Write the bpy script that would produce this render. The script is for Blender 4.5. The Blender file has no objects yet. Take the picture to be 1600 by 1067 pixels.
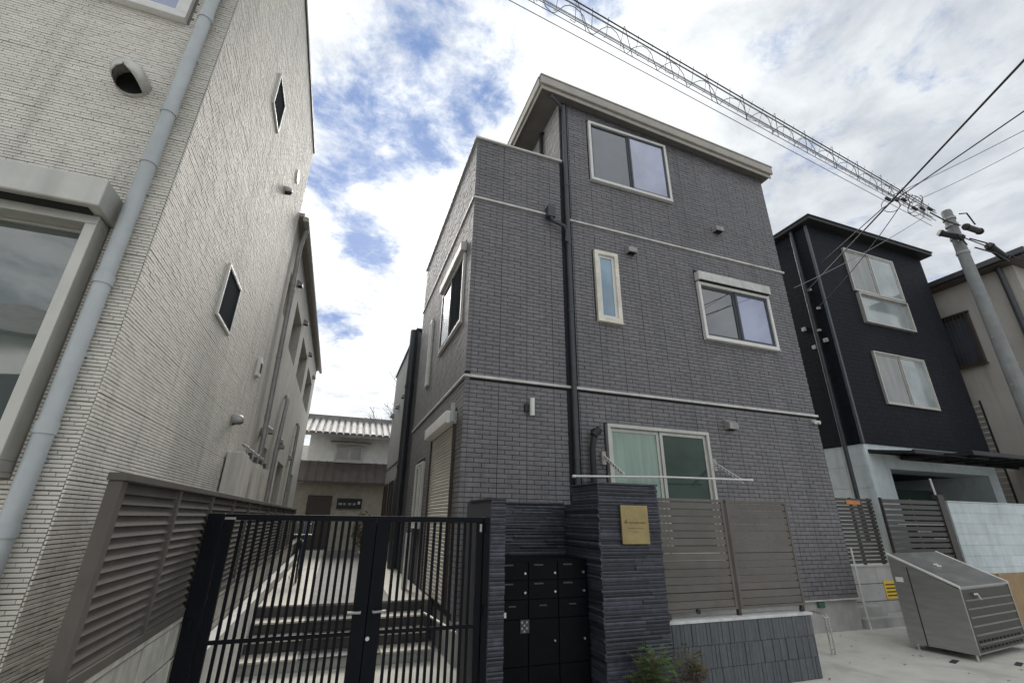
import bpy, bmesh, math, random
from mathutils import Vector, Matrix
random.seed(7)
S = bpy.context.scene
COL = S.collection
R = math.radians

# ------------------------------------------------------------------ camera
cam = bpy.data.cameras.new('camera')
cam_o = bpy.data.objects.new('camera', cam)
COL.objects.link(cam_o)
S.camera = cam_o
right = Vector((0.93870388, -0.34449772, 0.0125042))
down = Vector((0.13706922, 0.33971903, -0.93048536))
fwd = Vector((0.31630217, 0.87516416, 0.3661156))
m = Matrix((( right.x, -down.x, -fwd.x, 0), (right.y, -down.y, -fwd.y, 0), (right.z, -down.z, -fwd.z, 1.5), (0, 0, 0, 1)))
cam_o.matrix_world = m
cam.sensor_width = 36
cam.lens = 705.75 / 1600 * 36
cam.clip_start = 0.05
cam.clip_end = 3000
CAM = Vector((0, 0, 1.5))

# ------------------------------------------------------------------ render look
S.render.engine = 'CYCLES'
S.view_settings.view_transform = 'Standard'
S.view_settings.look = 'None'
S.view_settings.gamma = 1
S.view_settings.use_curve_mapping = False
S.view_settings.exposure = 1.5
S.cycles.max_bounces = 6; S.cycles.diffuse_bounces = 3; S.cycles.glossy_bounces = 3; S.cycles.caustics_reflective = False

# ------------------------------------------------------------------ sky and sun
SUN_AZ = Vector((0.02, 1.0))          # bright part of the cloud deck, ahead and to the left
SUN_EL = R(36)
sun_dir = Vector((SUN_AZ.x * math.cos(SUN_EL), SUN_AZ.y * math.cos(SUN_EL), math.sin(SUN_EL))).normalized()
sl = bpy.data.lights.new('sun', 'SUN')
sl.energy = 1.4
sl.angle = R(28)
sl.color = (1.0, 0.95, 0.88)
so = bpy.data.objects.new('sun', sl)
COL.objects.link(so)
so.rotation_euler = sun_dir.to_track_quat('Z', 'Y').to_euler()

W = bpy.data.worlds.new('World')
S.world = W
W.use_nodes = True
nt = W.node_tree
nt.nodes.clear()
class G:
    """tiny node helper"""
    def __init__(s, nt): s.nt = nt
    def n(s, t, **k):
        o = s.nt.nodes.new(t)
        for a, b in k.items(): setattr(o, a, b)
        return o
    def l(s, a, b): s.nt.links.new(a, b)
    def m(s, op, a, b=None, c=None, clamp=False):
        o = s.n('ShaderNodeMath', operation=op, use_clamp=clamp)
        for i, v in enumerate((a, b, c)):
            if v is None: continue
            if isinstance(v, (int, float)): o.inputs[i].default_value = v
            else: s.l(v, o.inputs[i])
        return o.outputs[0]
    def v(s, op, a, b=None):
        o = s.n('ShaderNodeVectorMath', operation=op)
        for i, v in enumerate((a, b)):
            if v is None: continue
            if isinstance(v, (tuple, list)): o.inputs[i].default_value = v
            else: s.l(v, o.inputs[i])
        return o
    def noise(s, vec, scale, detail=4, rough=.5, dist=0):
        o = s.n('ShaderNodeTexNoise')
        s.l(vec, o.inputs['Vector'])
        o.inputs['Scale'].default_value = scale; o.inputs['Detail'].default_value = detail
        o.inputs['Roughness'].default_value = rough; o.inputs['Distortion'].default_value = dist
        return o.outputs['Fac']
    def mix(s, f, a, b, blend='MIX'):
        o = s.n('ShaderNodeMix', data_type='RGBA', blend_type=blend)
        for sock, v in ((o.inputs[0], f), (o.inputs[6], a), (o.inputs[7], b)):
            if isinstance(v, (int, float)): sock.default_value = v
            elif isinstance(v, (tuple, list)): sock.default_value = (*v[:3], 1)
            else: s.l(v, sock)
        return o.outputs[2]
    def ramp(s, f, stops):
        o = s.n('ShaderNodeValToRGB')
        while len(o.color_ramp.elements) < len(stops): o.color_ramp.elements.new(.5)
        for e, (p, c) in zip(o.color_ramp.elements, stops):
            e.position = p; e.color = (*c, 1) if len(c) == 3 else c
        s.l(f, o.inputs[0])
        return o.outputs[0]
    def rng(s, f, a, b, c, d):
        o = s.n('ShaderNodeMapRange', interpolation_type='SMOOTHSTEP')
        s.l(f, o.inputs[0])
        for i, v in enumerate((a, b, c, d)): o.inputs[i + 1].default_value = v
        return o.outputs[0]
g = G(nt)
tc = g.n('ShaderNodeTexCoord').outputs['Generated']
sky = g.n('ShaderNodeTexSky', sky_type='NISHITA')
sky.sun_disc = False
sky.sun_elevation = SUN_EL
sky.sun_rotation = math.atan2(SUN_AZ.x, SUN_AZ.y)
sky.air_density = 1.0; sky.dust_density = 1.2; sky.ozone_density = 1.5
sep = g.n('ShaderNodeSeparateXYZ'); g.l(tc, sep.inputs[0])
zc = g.m('MAXIMUM', sep.outputs[2], 0.0)
den = g.m('ADD', zc, 0.12)
px = g.m('DIVIDE', sep.outputs[0], den); py = g.m('DIVIDE', sep.outputs[1], den)
pv = g.n('ShaderNodeCombineXYZ'); g.l(px, pv.inputs[0]); g.l(py, pv.inputs[1])
P = pv.outputs[0]
n1 = g.noise(P, 4.2, 9, .62, .25)
n2 = g.noise(g.v('ADD', P, (7.3, 2.1, 0)).outputs[0], 1.1, 6, .55, .5)
n3 = g.noise(g.v('ADD', P, (3.3, 9.1, 4)).outputs[0], 11, 8, .68, .2)
def blob(cx, cy, rx, ry, amp):
    d = g.v('MULTIPLY', g.v('SUBTRACT', P, (cx, cy, 0)).outputs[0], (1 / rx, 1 / ry, 0))
    ln = g.v('LENGTH', d.outputs[0]).outputs['Value']
    return g.m('MULTIPLY', g.rng(ln, 0, 1, 1, 0), amp)
BLOBS = []
BLOBS = [(-.04, .88, .30, .26, .86), (.04, .62, .22, .24, .72), (.21, .73, .17, .17, .72), (.12, .88, .16, .14, .45), (0, 1.38, .19, .30, .74), (-.07, 1.80, .26, .36, .66), (-.12, 1.12, .18, .28, .66), (.30, .47, .24, .16, .62), (.18, .40, .2, .14, .4), (.9, .33, .4, .3, .26), (1.0, .75, .4, .2, .26), (1.35, .30, .5, .5, -.4)]
gap = None
for b in BLOBS:
    q = blob(*b)
    gap = q if gap is None else g.m('ADD', gap, q)
cov = g.m('ADD', g.m('MULTIPLY', g.m('SUBTRACT', n1, .5), 2.6), g.m('MULTIPLY', g.m('SUBTRACT', n3, .5), 1.5))
cov = g.m('ADD', cov, g.m('MULTIPLY', g.m('SUBTRACT', n2, .5), 0.9))
cov = g.m('ADD', cov, 0.56)
if gap is not None: cov = g.m('SUBTRACT', cov, gap)
mask = g.rng(cov, -0.48, 0.50, 0.0, 1.0)
# brightness: the veil is brightest round the sun, greyer away from it
dsun = g.v('DOT_PRODUCT', tc, tuple(sun_dir)).outputs['Value']
glow = g.rng(dsun, 0.88, 1.0, 0.0, 0.45)
dright = g.rng(px, .35, 1.1, 0, .5)
shade = g.rng(g.m('ADD', g.m('MULTIPLY', n2, .55), g.m('MULTIPLY', g.noise(g.v('ADD', P, (1.3, -4, 2)).outputs[0], 5.0, 8, .6, .3), .45)), .37, .61, 0, 1)
shade = g.m('MULTIPLY', shade, g.m('SUBTRACT', 1.0, dright))
ccol = g.mix(shade, (1.95, 2.1, 2.3), (4.2, 4.32, 4.36))
ccol = g.mix(glow, ccol, (5.6, 5.6, 5.5))
skyc = g.mix(1.0, sky.outputs[0], (.30, .34, .42), 'MULTIPLY')
skyc = g.mix(0.88, skyc, (0.72, 1.18, 2.25))
fin = g.mix(mask, skyc, ccol)
bg = g.n('ShaderNodeBackground'); g.l(fin, bg.inputs[0]); bg.inputs[1].default_value = 0.1
wo = g.n('ShaderNodeOutputWorld'); g.l(bg.outputs[0], wo.inputs[0])

# ------------------------------------------------------------------ materials
MATS = {}
def mat(name, col, rough=.6, metal=0, var=.12, vscale=6, bump=0, bscale=60, rand=0, island=0, spec=.5, dirt=None, dscale=1.2, damt=.5, stretch=None, streak=0, speck=0):
    """procedural material: base colour with soft noise, optional dirt patches, bump and per-piece variation"""
    if name in MATS: return MATS[name]
    M = bpy.data.materials.new(name); M.use_nodes = True
    h = G(M.node_tree); b = M.node_tree.nodes['Principled BSDF']
    geo = h.n('ShaderNodeNewGeometry')
    pos = geo.outputs['Position']
    if stretch: pos2 = h.v('MULTIPLY', pos, stretch).outputs[0]
    else: pos2 = pos
    f = h.noise(pos2, vscale, 3, .6)
    c = h.mix(h.rng(f, .3, .7, 0, 1), tuple(x * (1 - var) for x in col), tuple(min(1, x * (1 + var)) for x in col))
    if rand or island:
        r = None
        if rand:
            r = h.m('MULTIPLY', h.m('SUBTRACT', h.n('ShaderNodeObjectInfo').outputs['Random'], .5), rand * 2)
        if island:
            q = h.m('MULTIPLY', h.m('SUBTRACT', geo.outputs['Random Per Island'], .5), island * 2)
            r = q if r is None else h.m('ADD', r, q)
        r = h.m('ADD', r, 1)
        cc = h.n('ShaderNodeCombineColor')
        for i in range(3): h.l(r, cc.inputs[i])
        c = h.mix(1.0, c, cc.outputs[0], 'MULTIPLY')
    if dirt:
        df = h.rng(h.noise(h.v('MULTIPLY', pos, (1, 1, .35)).outputs[0], dscale, 4, .65, .3), .48, .72, 0, damt)
        c = h.mix(df, c, dirt)
    if streak:
        sf = h.rng(h.noise(h.v('MULTIPLY', pos, (7, 7, .45)).outputs[0], 1.0, 3, .6), .50, .74, 0, streak)
        c = h.mix(sf, c, tuple(x * .55 for x in col))
    if speck:
        kf = h.rng(h.noise(pos, 130, 3, .7), .42, .62, 0, 1)
        c = h.mix(h.m('MULTIPLY', kf, speck), c, tuple(min(1, x * 1.45) for x in col))
        kd = h.rng(h.noise(h.v('ADD', pos, (5, 5, 5)).outputs[0], 95, 3, .7), .55, .7, 0, speck)
        c = h.mix(kd, c, tuple(x * .45 for x in col))
    h.l(c, b.inputs['Base Color'])
    rr = h.m('ADD', h.m('MULTIPLY', h.m('SUBTRACT', f, .5), .25), rough, clamp=True)
    h.l(rr, b.inputs['Roughness'])
    b.inputs['Metallic'].default_value = metal
    b.inputs['Specular IOR Level'].default_value = spec
    if bump:
        bn = h.n('ShaderNodeBump'); bn.inputs['Strength'].default_value = bump; bn.inputs['Distance'].default_value = .004
        h.l(h.noise(pos, bscale, 2, .6), bn.inputs['Height']); h.l(bn.outputs[0], b.inputs['Normal'])
    MATS[name] = M
    return M
def glass(name, col, rough=.03, spec=1.0, wave=0.02, ior=1.6, fold=False):
    M = bpy.data.materials.new(name); M.use_nodes = True
    h = G(M.node_tree); b = M.node_tree.nodes['Principled BSDF']
    pos = h.n('ShaderNodeNewGeometry').outputs['Position']
    f = h.noise(h.v('MULTIPLY', pos, (3, 3, .25) if fold else (.6, .6, .5)).outputs[0], 2.5, 3)
    h.l(h.mix(h.rng(f, .35, .65, 0, 1), tuple(x * .8 for x in col), tuple(x * 1.15 for x in col)), b.inputs['Base Color'])
    b.inputs['Roughness'].default_value = rough; b.inputs['Specular IOR Level'].default_value = spec; b.inputs['IOR'].default_value = ior
    bn = h.n('ShaderNodeBump'); bn.inputs['Strength'].default_value = wave; bn.inputs['Distance'].default_value = .05
    h.l(h.noise(pos, 1.7, 2), bn.inputs['Height']); h.l(bn.outputs[0], b.inputs['Normal'])
    return M

M_brick = mat('grey_brick', (.180, .173, .180), .6, var=.12, vscale=14, bump=.3, bscale=90, rand=.09, island=.09, dirt=(.10, .10, .105), dscale=.8, damt=.35, streak=0.35)
M_mortar = mat('dark_mortar', (.02, .02, .022), .9, var=.2)
M_brick_rear = mat('warm_grey_siding', (.26, .255, .25), .7, var=.1, island=.05, dirt=(.18, .175, .165), damt=.3, streak=0.4)
M_cream = mat('cream_tile', (.72, .69, .625), .6, var=.05, vscale=9, bump=.15, bscale=120, rand=.05, island=.05, dirt=(.38, .36, .32), dscale=.55, damt=.38, streak=0.45)
M_creamgap = mat('cream_joint', (.24, .225, .20), .9, var=.15)
M_creamwall = mat('cream_render', (.58, .56, .50), .8, var=.07, vscale=3, bump=.5, bscale=40, dirt=(.34, .32, .28), dscale=.7, damt=.45, streak=0.5)
M_white = mat('white_frame', (.72, .71, .68), .4, var=.05)
M_offw = mat('white_trim', (.62, .61, .58), .5, var=.1, dirt=(.36, .35, .32), dscale=3, damt=.5, streak=0.4)
M_alu = mat('pale_metal', (.55, .54, .50), .42, .35, var=.06, dirt=(.36, .35, .32), dscale=2, damt=.4, streak=0.3)
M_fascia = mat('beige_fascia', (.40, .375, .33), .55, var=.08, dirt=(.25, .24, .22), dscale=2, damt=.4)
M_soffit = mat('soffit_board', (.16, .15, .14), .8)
M_dkpipe = mat('charcoal_pipe', (.045, .048, .055), .4, var=.15)
M_pipe = mat('pale_blue_grey_pipe', (.46, .49, .50), .45, var=.07, dirt=(.34, .35, .34), dscale=3, damt=.4)
M_hood = mat('grey_vent', (.36, .355, .34), .45, .3, dirt=(.2, .2, .19), dscale=5)
M_dkhole = mat('dark_opening', (.012, .012, .012), .9)
M_gate = mat('black_gate_paint', (.003, .004, .007), .5, var=.2, spec=.15)
M_louver = mat('taupe_louver', (.105, .095, .084), .7, 0, spec=.25, var=.1, rand=.07, dirt=(.11, .1, .09), dscale=2.5, damt=.4)
M_slat = mat('taupe_slat', (.125, .112, .098), .5, 0, var=.1, rand=.07)
M_block = mat('concrete_block', (.44, .425, .38), .9, var=.14, vscale=10, bump=.8, bscale=70, rand=.1, dirt=(.15, .145, .11), dscale=2.2, damt=.75, streak=0.6)
M_conc = mat('concrete', (.42, .415, .40), .85, var=.1, vscale=5, bump=.5, bscale=80, dirt=(.24, .235, .22), dscale=1.6, damt=.5, streak=0.4)
M_stone = mat('dark_slate_strip', (.042, .045, .060), .42, var=.3, vscale=18, bump=.6, bscale=70, rand=.5)
M_stoneb = mat('dark_slate_back', (.02, .021, .028), .8)
M_rib = mat('blue_grey_rib_tile', (.095, .104, .115), .6, var=.12, vscale=16, bump=.5, bscale=80, rand=.1, dirt=(.15, .16, .16), dscale=4, damt=.3)
M_box = mat('black_mailbox', (.003, .0035, .005), .45, var=.2, spec=.12)
M_black = mat('black_matt', (.02, .02, .022), .6)
M_chrome = mat('brushed_steel', (.62, .61, .59), .28, .9, var=.05, vscale=20)
M_steel = mat('stainless_panel', (.37, .37, .36), .34, .7, var=.08, vscale=4, stretch=(1, 1, 6))
M_gold = mat('brass_plate', (.36, .28, .13), .38, .5, var=.1, vscale=9)
M_goldtxt = mat('engraving', (.10, .075, .03), .6)
M_navy = mat('navy_siding', (.0115, .013, .019), .7, spec=.2, var=.15, vscale=4, island=.08, dirt=(.03, .03, .04), dscale=.8, damt=.3)
M_navyback = mat('navy_joint', (.008, .008, .012), .8)
M_wpaint = mat('pale_painted_block', (.66, .73, .75), .75, var=.06, vscale=5, bump=.6, bscale=60, rand=.05, dirt=(.42, .46, .47), dscale=1.5, damt=.5, streak=0.3)
M_beige = mat('beige_render', (.44, .41, .37), .85, var=.06, vscale=2, bump=.6, bscale=50, dirt=(.33, .31, .28), dscale=.7, damt=.4, streak=0.35)
M_brownf = mat('brown_frame', (.06, .045, .038), .5)
M_pole = mat('utility_concrete', (.25, .26, .26), .85, var=.1, vscale=6, bump=.5, bscale=50, dirt=(.2, .2, .19), dscale=3, damt=.5, streak=0.4)
M_wire = mat('cable_black', (.02, .02, .022), .5)
M_wireg = mat('cable_grey', (.26, .26, .27), .5)
M_rooft = mat('clay_roof_tile', (.22, .215, .21), .6, var=.2, vscale=5, island=.25)
M_brownroof = mat('brown_tin_roof', (.085, .072, .066), .6, var=.15, vscale=3)
M_plaster = mat('white_plaster', (.80, .82, .82), .8, var=.06, dirt=(.5, .5, .48), dscale=1)
M_olive = mat('dull_stucco', (.42, .40, .33), .9, var=.12)
M_ground = mat('washed_concrete', (.58, .56, .50), .9, var=.10, vscale=3, bump=1.0, bscale=160, dirt=(.27, .255, .225), dscale=1.7, damt=.6, speck=.5)
M_asph = mat('asphalt', (.055, .055, .055), .9, var=.25, vscale=40, bump=1, bscale=120)
M_cfloor = mat('cream_floor', (.55, .52, .45), .7, var=.1, vscale=5, dirt=(.36, .34, .3), dscale=2, damt=.5)  # paler floor tone along both sides of the passage and steps
M_gfloor = mat('grey_floor', (.15, .147, .137), .75, var=.12, vscale=6, dirt=(.14, .135, .12), dscale=2, damt=.5)
M_riser = mat('brown_riser_tile', (.07, .064, .06), .6, var=.25, rand=.25)
M_shut = mat('cream_shutter', (.58, .55, .48), .5, var=.05, rand=.05)
M_tan = mat('tan_board', (.36, .25, .14), .8, var=.1)
M_yellow = mat('yellow_sticker', (.75, .52, .04), .6, var=.08)
M_orange = mat('orange_label', (.55, .22, .06), .6)
M_print = mat('dark_print', (.05, .04, .03), .6)
M_green = mat('green_cap', (.05, .13, .09), .6)
M_leaf = mat('nandina_leaf', (.11, .20, .05), .6, var=.3, rand=.2, island=.4)
M_leafd = mat('dry_leaf', (.15, .13, .06), .7, var=.3, island=.4)
M_twig = mat('twig', (.12, .09, .06), .9)
M_bark = mat('bare_bark', (.10, .085, .075), .9)
M_soil = mat('soil', (.07, .055, .04), .95, var=.3, vscale=30, bump=1)
M_blue = mat('blue_plastic', (.05, .09, .28), .5)
M_curt = mat('pale_curtain', (.45, .44, .40), .8, var=.12, vscale=4, stretch=(6, 6, .1))
GL_dark = glass('dark_glass', (.035, .042, .052), .02, ior=1.9)
GL_blue = glass('painted_reflection_glass', (.26, .29, .45), .03, ior=1.8)  # lavender sky reflection painted into the pane's base colour
GL_mid = glass('screened_glass', (.075, .09, .12), .12)
GL_green = glass('frosted_green_glass', (.20, .31, .24), .18, fold=True)
GL_green2 = glass('dim_green_glass', (.045, .075, .058), .05, spec=.4, ior=1.45)
GL_pale = glass('pale_glass', (.36, .40, .40), .06)
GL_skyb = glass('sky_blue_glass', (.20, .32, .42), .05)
GL_big = glass('street_glass', (.09, .115, .105), .015, ior=1.8, wave=.06)
GL_dim = glass('dim_glass', (.05, .053, .058), .45, spec=0, ior=1.2)
GL_ochre = glass('ochre_blind_glass', (.12, .105, .07), .2)
GL_frost = glass('beige_blind_glass', (.22, .22, .20), .15, fold=True)

# ------------------------------------------------------------------ object helpers
WP = {}                                   # world location of every object made here
def reg(o, loc, parent):
    WP[o.name] = Vector(loc)
    if parent is not None:
        o.parent = parent; o.location = Vector(loc) - WP[parent.name]
    else: o.location = loc
def tag(o, label=None, cat=None, group=None, kind=None):
    if label: o['label'] = label
    if cat: o['category'] = cat
    if group: o['group'] = group
    if kind: o['kind'] = kind
    return o
def thing(name, loc, label, cat, group=None):
    o = bpy.data.objects.new(name, None); COL.objects.link(o)
    o.empty_display_size = .2
    reg(o, loc, None); return tag(o, label, cat, group)
class MB:
    def __init__(s): s.v = []; s.f = []
    def add(s, vs, fs):
        k = len(s.v); s.v += [tuple(v) for v in vs]; s.f += [tuple(i + k for i in f) for f in fs]; return s
    def box(s, x0, y0, z0, x1, y1, z1):
        x0, x1 = sorted((x0, x1)); y0, y1 = sorted((y0, y1)); z0, z1 = sorted((z0, z1))
        return s.add([(x0, y0, z0), (x1, y0, z0), (x1, y1, z0), (x0, y1, z0), (x0, y0, z1), (x1, y0, z1), (x1, y1, z1), (x0, y1, z1)],
                     [(0, 3, 2, 1), (4, 5, 6, 7), (0, 1, 5, 4), (1, 2, 6, 5), (2, 3, 7, 6), (3, 0, 4, 7)])
    def prism(s, a, b):
        """two matching closed loops of points"""
        n = len(a)
        return s.add(list(a) + list(b), [tuple(range(n))[::-1], tuple(range(n, 2 * n))] + [(i, (i + 1) % n, n + (i + 1) % n, n + i) for i in range(n)])
    def tube(s, pts, r, n=8, r2=None, caps=True):
        pts = [Vector(p) for p in pts]; rings = []
        N = len(pts); ref = None
        for i, p in enumerate(pts):
            d = (pts[min(i + 1, N - 1)] - pts[max(i - 1, 0)]).normalized()
            if ref is None or abs(ref.dot(d)) > .95:
                ref = Vector((0, 0, 1)) if abs(d.z) < .9 else Vector((1, 0, 0))
            a = d.cross(ref).normalized(); b = a.cross(d).normalized(); ref = b
            rr = r if r2 is None else r + (r2 - r) * i / max(1, N - 1)
            rings.append([p + a * rr * math.cos(2 * math.pi * k / n) + b * rr * math.sin(2 * math.pi * k / n) for k in range(n)])
        vs = [v for q in rings for v in q]; fs = []
        for i in range(N - 1):
            for k in range(n):
                fs.append((i * n + k, i * n + (k + 1) % n, (i + 1) * n + (k + 1) % n, (i + 1) * n + k))
        if caps: fs += [tuple(range(n))[::-1], tuple((N - 1) * n + k for k in range(n))]
        return s.add(vs, fs)
    def disc(s, c, axis, r, t, n=20):
        c = Vector(c); axis = Vector(axis).normalized()
        return s.tube([c, c + axis * t], r, n)
    def build(s, name, material, parent=None, bevel=0, smooth=False, loc=None, **t):
        vs = [Vector(v) for v in s.v]
        if loc is None:
            lo = [min(v[i] for v in vs) for i in range(3)]; hi = [max(v[i] for v in vs) for i in range(3)]
            loc = Vector(((lo[0] + hi[0]) / 2, (lo[1] + hi[1]) / 2, lo[2]))
        me = bpy.data.meshes.new(name)
        me.from_pydata([v - Vector(loc) for v in vs], [], s.f)
        me.update()
        bm = bmesh.new(); bm.from_mesh(me); bmesh.ops.recalc_face_normals(bm, faces=bm.faces); bm.to_mesh(me); bm.free()
        me.materials.append(material)
        if smooth:
            for p in me.polygons: p.use_smooth = True
            try: me.set_sharp_from_angle(angle=R(40))
            except Exception: pass
        o = bpy.data.objects.new(name, me); COL.objects.link(o)
        reg(o, loc, parent)
        if bevel:
            b = o.modifiers.new('bevel', 'BEVEL'); b.width = bevel; b.segments = 2; b.limit_method = 'ANGLE'
        tag(o, **t)
        return o
def inst(name, mesh, parent, loc, rot=None):
    o = bpy.data.objects.new(name, mesh); COL.objects.link(o)
    reg(o, loc, parent)
    if rot: o.rotation_euler = rot
    return o
def B(*a): return MB().box(*a)
# wall-plane frames: u along the wall, v up, w out of the wall
class Pl:
    def __init__(s, kind, c): s.k = kind; s.c = c
    def p(s, u, v, w):
        return {'front': (u, s.c - w, v), 'left': (s.c - w, u, v), 'right': (s.c + w, u, v)}[s.k]
    def b(s, u0, v0, w0, u1, v1, w1):
        return MB().box(*s.p(u0, v0, w0), *s.p(u1, v1, w1))

def tiles(parent, pl, u0, u1, v0, v1, ch, ln, seam, gap, depths, holes, material, name, nparts, offs=None, vis=None, seed=1, skip=None, label=None, vgap=None, rowgap=None):
    """courses of separate pieces on a wall; nearest ones are own objects, the others one joined stuff part"""
    rnd = random.Random(seed); rects = []
    vgap = gap if vgap is None else vgap
    v = v0; row = 0
    while v < v1 - ch * .4:
        vt = min(v + ch, v1) - gap; vm = (v + vt) / 2
        cuts = [(h[0], h[1]) for h in holes if h[2] < vm < h[3]]
        edges = []
        u = u0
        if seam:
            k = 0
            while u < u1:
                us = min(u + seam, u1)
                n = max(1, round(seam / ln)); q = offs[row % len(offs)] if offs else 0
                e = [u] + [u + (j + q) * seam / n for j in range(0, n + 1) if 1e-3 < (j + q) * seam / n < seam - 1e-3] + [u + seam]
                edges += [(a, min(b, u1)) for a, b in zip(e, e[1:]) if a < u1 - .01]
                u = us; k += 1
        else:
            u = u0 - rnd.random() * ln
            while u < u1:
                l = ln * rnd.uniform(.7, 1.35); a = max(u, u0); b = min(u + l, u1)
                if b - a > .015: edges.append((a, b))
                u += l
        for a, b in edges:
            segs = [(a, b)]
            for c0, c1 in cuts:
                ns = []
                for s0, s1 in segs:
                    if c1 <= s0 or c0 >= s1: ns.append((s0, s1)); continue
                    if c0 > s0: ns.append((s0, c0))
                    if c1 < s1: ns.append((c1, s1))
                segs = ns
            for s0, s1 in segs:
                if s1 - s0 > .02 and not (skip and skip((s0 + s1) / 2, vm)):
                    rects.append((s0, s1 - vgap, v, vt, rnd.choice(depths)))
        v += ch; row += 1
        if rowgap and row % rowgap[0] == 0: v += rowgap[1]
    def score(r):
        p = Vector(pl.p((r[0] + r[1]) / 2, (r[2] + r[3]) / 2, 0)); d = p - CAM
        zc = d.dot(fwd)
        if zc < .3: return 0
        x = 800 + 705 * d.dot(right) / zc; y = 533 + 705 * d.dot(down) / zc
        if not (0 < x < 1600 and 0 < y < 1067): return 0
        if vis and not vis(x, y): return 0
        n = Vector(pl.p(0, 0, 1)) - Vector(pl.p(0, 0, 0))
        return abs(d.normalized().dot(n)) / d.length_squared * (r[1] - r[0])
    order = sorted(rects, key=lambda r: -score(r))
    parts = order[:nparts]; rest = order[nparts:]
    cache = {}
    for r in parts:
        key = (round(r[1] - r[0], 2), round(r[3] - r[2], 3), r[4])
        c = pl.p((r[0] + r[1]) / 2, r[2], 0)
        if key not in cache:
            hu = (r[1] - r[0]) / 2
            o = pl.b(r[0], r[2], -.002, r[1], r[3], r[4]).build(name, material, parent, loc=c)
            cache[key] = o.data
        else: inst(name, cache[key], parent, c)
    if rest:
        mb = MB()
        for r in rest:
            a = pl.p(r[0], r[2], 0); b = pl.p(r[1], r[3], r[4])
            x0, x1 = sorted((a[0], b[0])); y0, y1 = sorted((a[1], b[1])); z0, z1 = a[2], b[2]
            vs = [(x0, y0, z0), (x1, y0, z0), (x1, y1, z0), (x0, y1, z0), (x0, y0, z1), (x1, y0, z1), (x1, y1, z1), (x0, y1, z1)]
            sides = {'front': (2, 3, 7, 6), 'left': (1, 2, 6, 5), 'right': (3, 0, 4, 7)}
            fs = [f for f in [(0, 3, 2, 1), (4, 5, 6, 7), (0, 1, 5, 4), (1, 2, 6, 5), (2, 3, 7, 6), (3, 0, 4, 7)] if f != sides[pl.k]]
            mb.add(vs, fs)
        me = bpy.data.meshes.new(name + '_courses'); me.from_pydata(mb.v, [], mb.f); me.materials.append(material)
        o = bpy.data.objects.new(name + '_courses', me); COL.objects.link(o)
        o.parent = parent; o.location = -WP[parent.name]; WP[o.name] = Vector((0, 0, 0)); o['kind'] = 'stuff'

def window(parent, pl, u0, u1, v0, v1, fr, panes, fw=.05, fd=.06, split=None, name='window', fm=None, mull=.04, sill=True, w0=.0):
    """frame (part) with separate pane sub-parts. panes: list of (material) left to right"""
    fm = fm or fr
    mb = MB()
    for q in ((u0, v0, u1, v0 + fw), (u0, v1 - fw, u1, v1), (u0, v0 + fw, u0 + fw, v1 - fw), (u1 - fw, v0 + fw, u1, v1 - fw)):
        mb.add(*(lambda t: (t.v, t.f))(pl.b(q[0], q[1], w0, q[2], q[3], w0 + fd)))
    f = mb.build(name, fr, parent, bevel=.004)
    n = len(panes); W_ = (u1 - u0 - 2 * fw)
    for i, gm in enumerate(panes):
        a = u0 + fw + W_ * i / n; b = u0 + fw + W_ * (i + 1) / n
        lay = w0 + .012 + (.018 if i % 2 else 0)
        pl.b(a + .001, v0 + fw + .001, w0 + .001, b - .001, v1 - fw - .001, lay).build('pane', gm, f)
        s = MB()
        for q in ((a + .002, v0 + fw + .002, b - .002, v0 + fw + mull), (a + .002, v1 - fw - mull, b - .002, v1 - fw - .002), (a + .002, v0 + fw + mull, a + mull, v1 - fw - mull), (b - mull, v0 + fw + mull, b - .002, v1 - fw - mull)):
            s.add(*(lambda t: (t.v, t.f))(pl.b(q[0], q[1], lay - .002, q[2], q[3], lay + .014)))
        s.build('sash', fm, f)
    if sill:
        pl.b(u0 - .005, v0 - .02, w0, u1 + .005, v0 - .001, w0 + fd + .015).build('sill', fr, f, bevel=.003)
    return f
def pipe_part(parent, pts, r, material, name='downpipe', joints=(), n=12):
    o = MB().tube(pts, r, n).build(name, material, parent, smooth=True)
    for j in joints:
        MB().tube([Vector(j) - Vector((0, 0, .03)), Vector(j) + Vector((0, 0, .03))], r * 1.14, n).build('pipe_joint', material, o, smooth=True)
    return o
def hood(parent, pl, u, v, s=.17, material=None, name='vent_hood'):
    """box hood with a slanted top, open underneath"""
    material = material or M_hood
    a = [pl.p(u - s / 2, v, 0), pl.p(u - s / 2, v, s * .75), pl.p(u - s / 2, v + s * .55, s * .75), pl.p(u - s / 2, v + s, 0)]
    b = [pl.p(u + s / 2, v, 0), pl.p(u + s / 2, v, s * .75), pl.p(u + s / 2, v + s * .55, s * .75), pl.p(u + s / 2, v + s, 0)]
    o = MB().prism(a, b).build(name, material, parent, bevel=.008)
    pl.b(u - s * .4, v - .003, .02, u + s * .4, v + .001, s * .65).build('outlet', M_dkhole, o)
    return o
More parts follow.
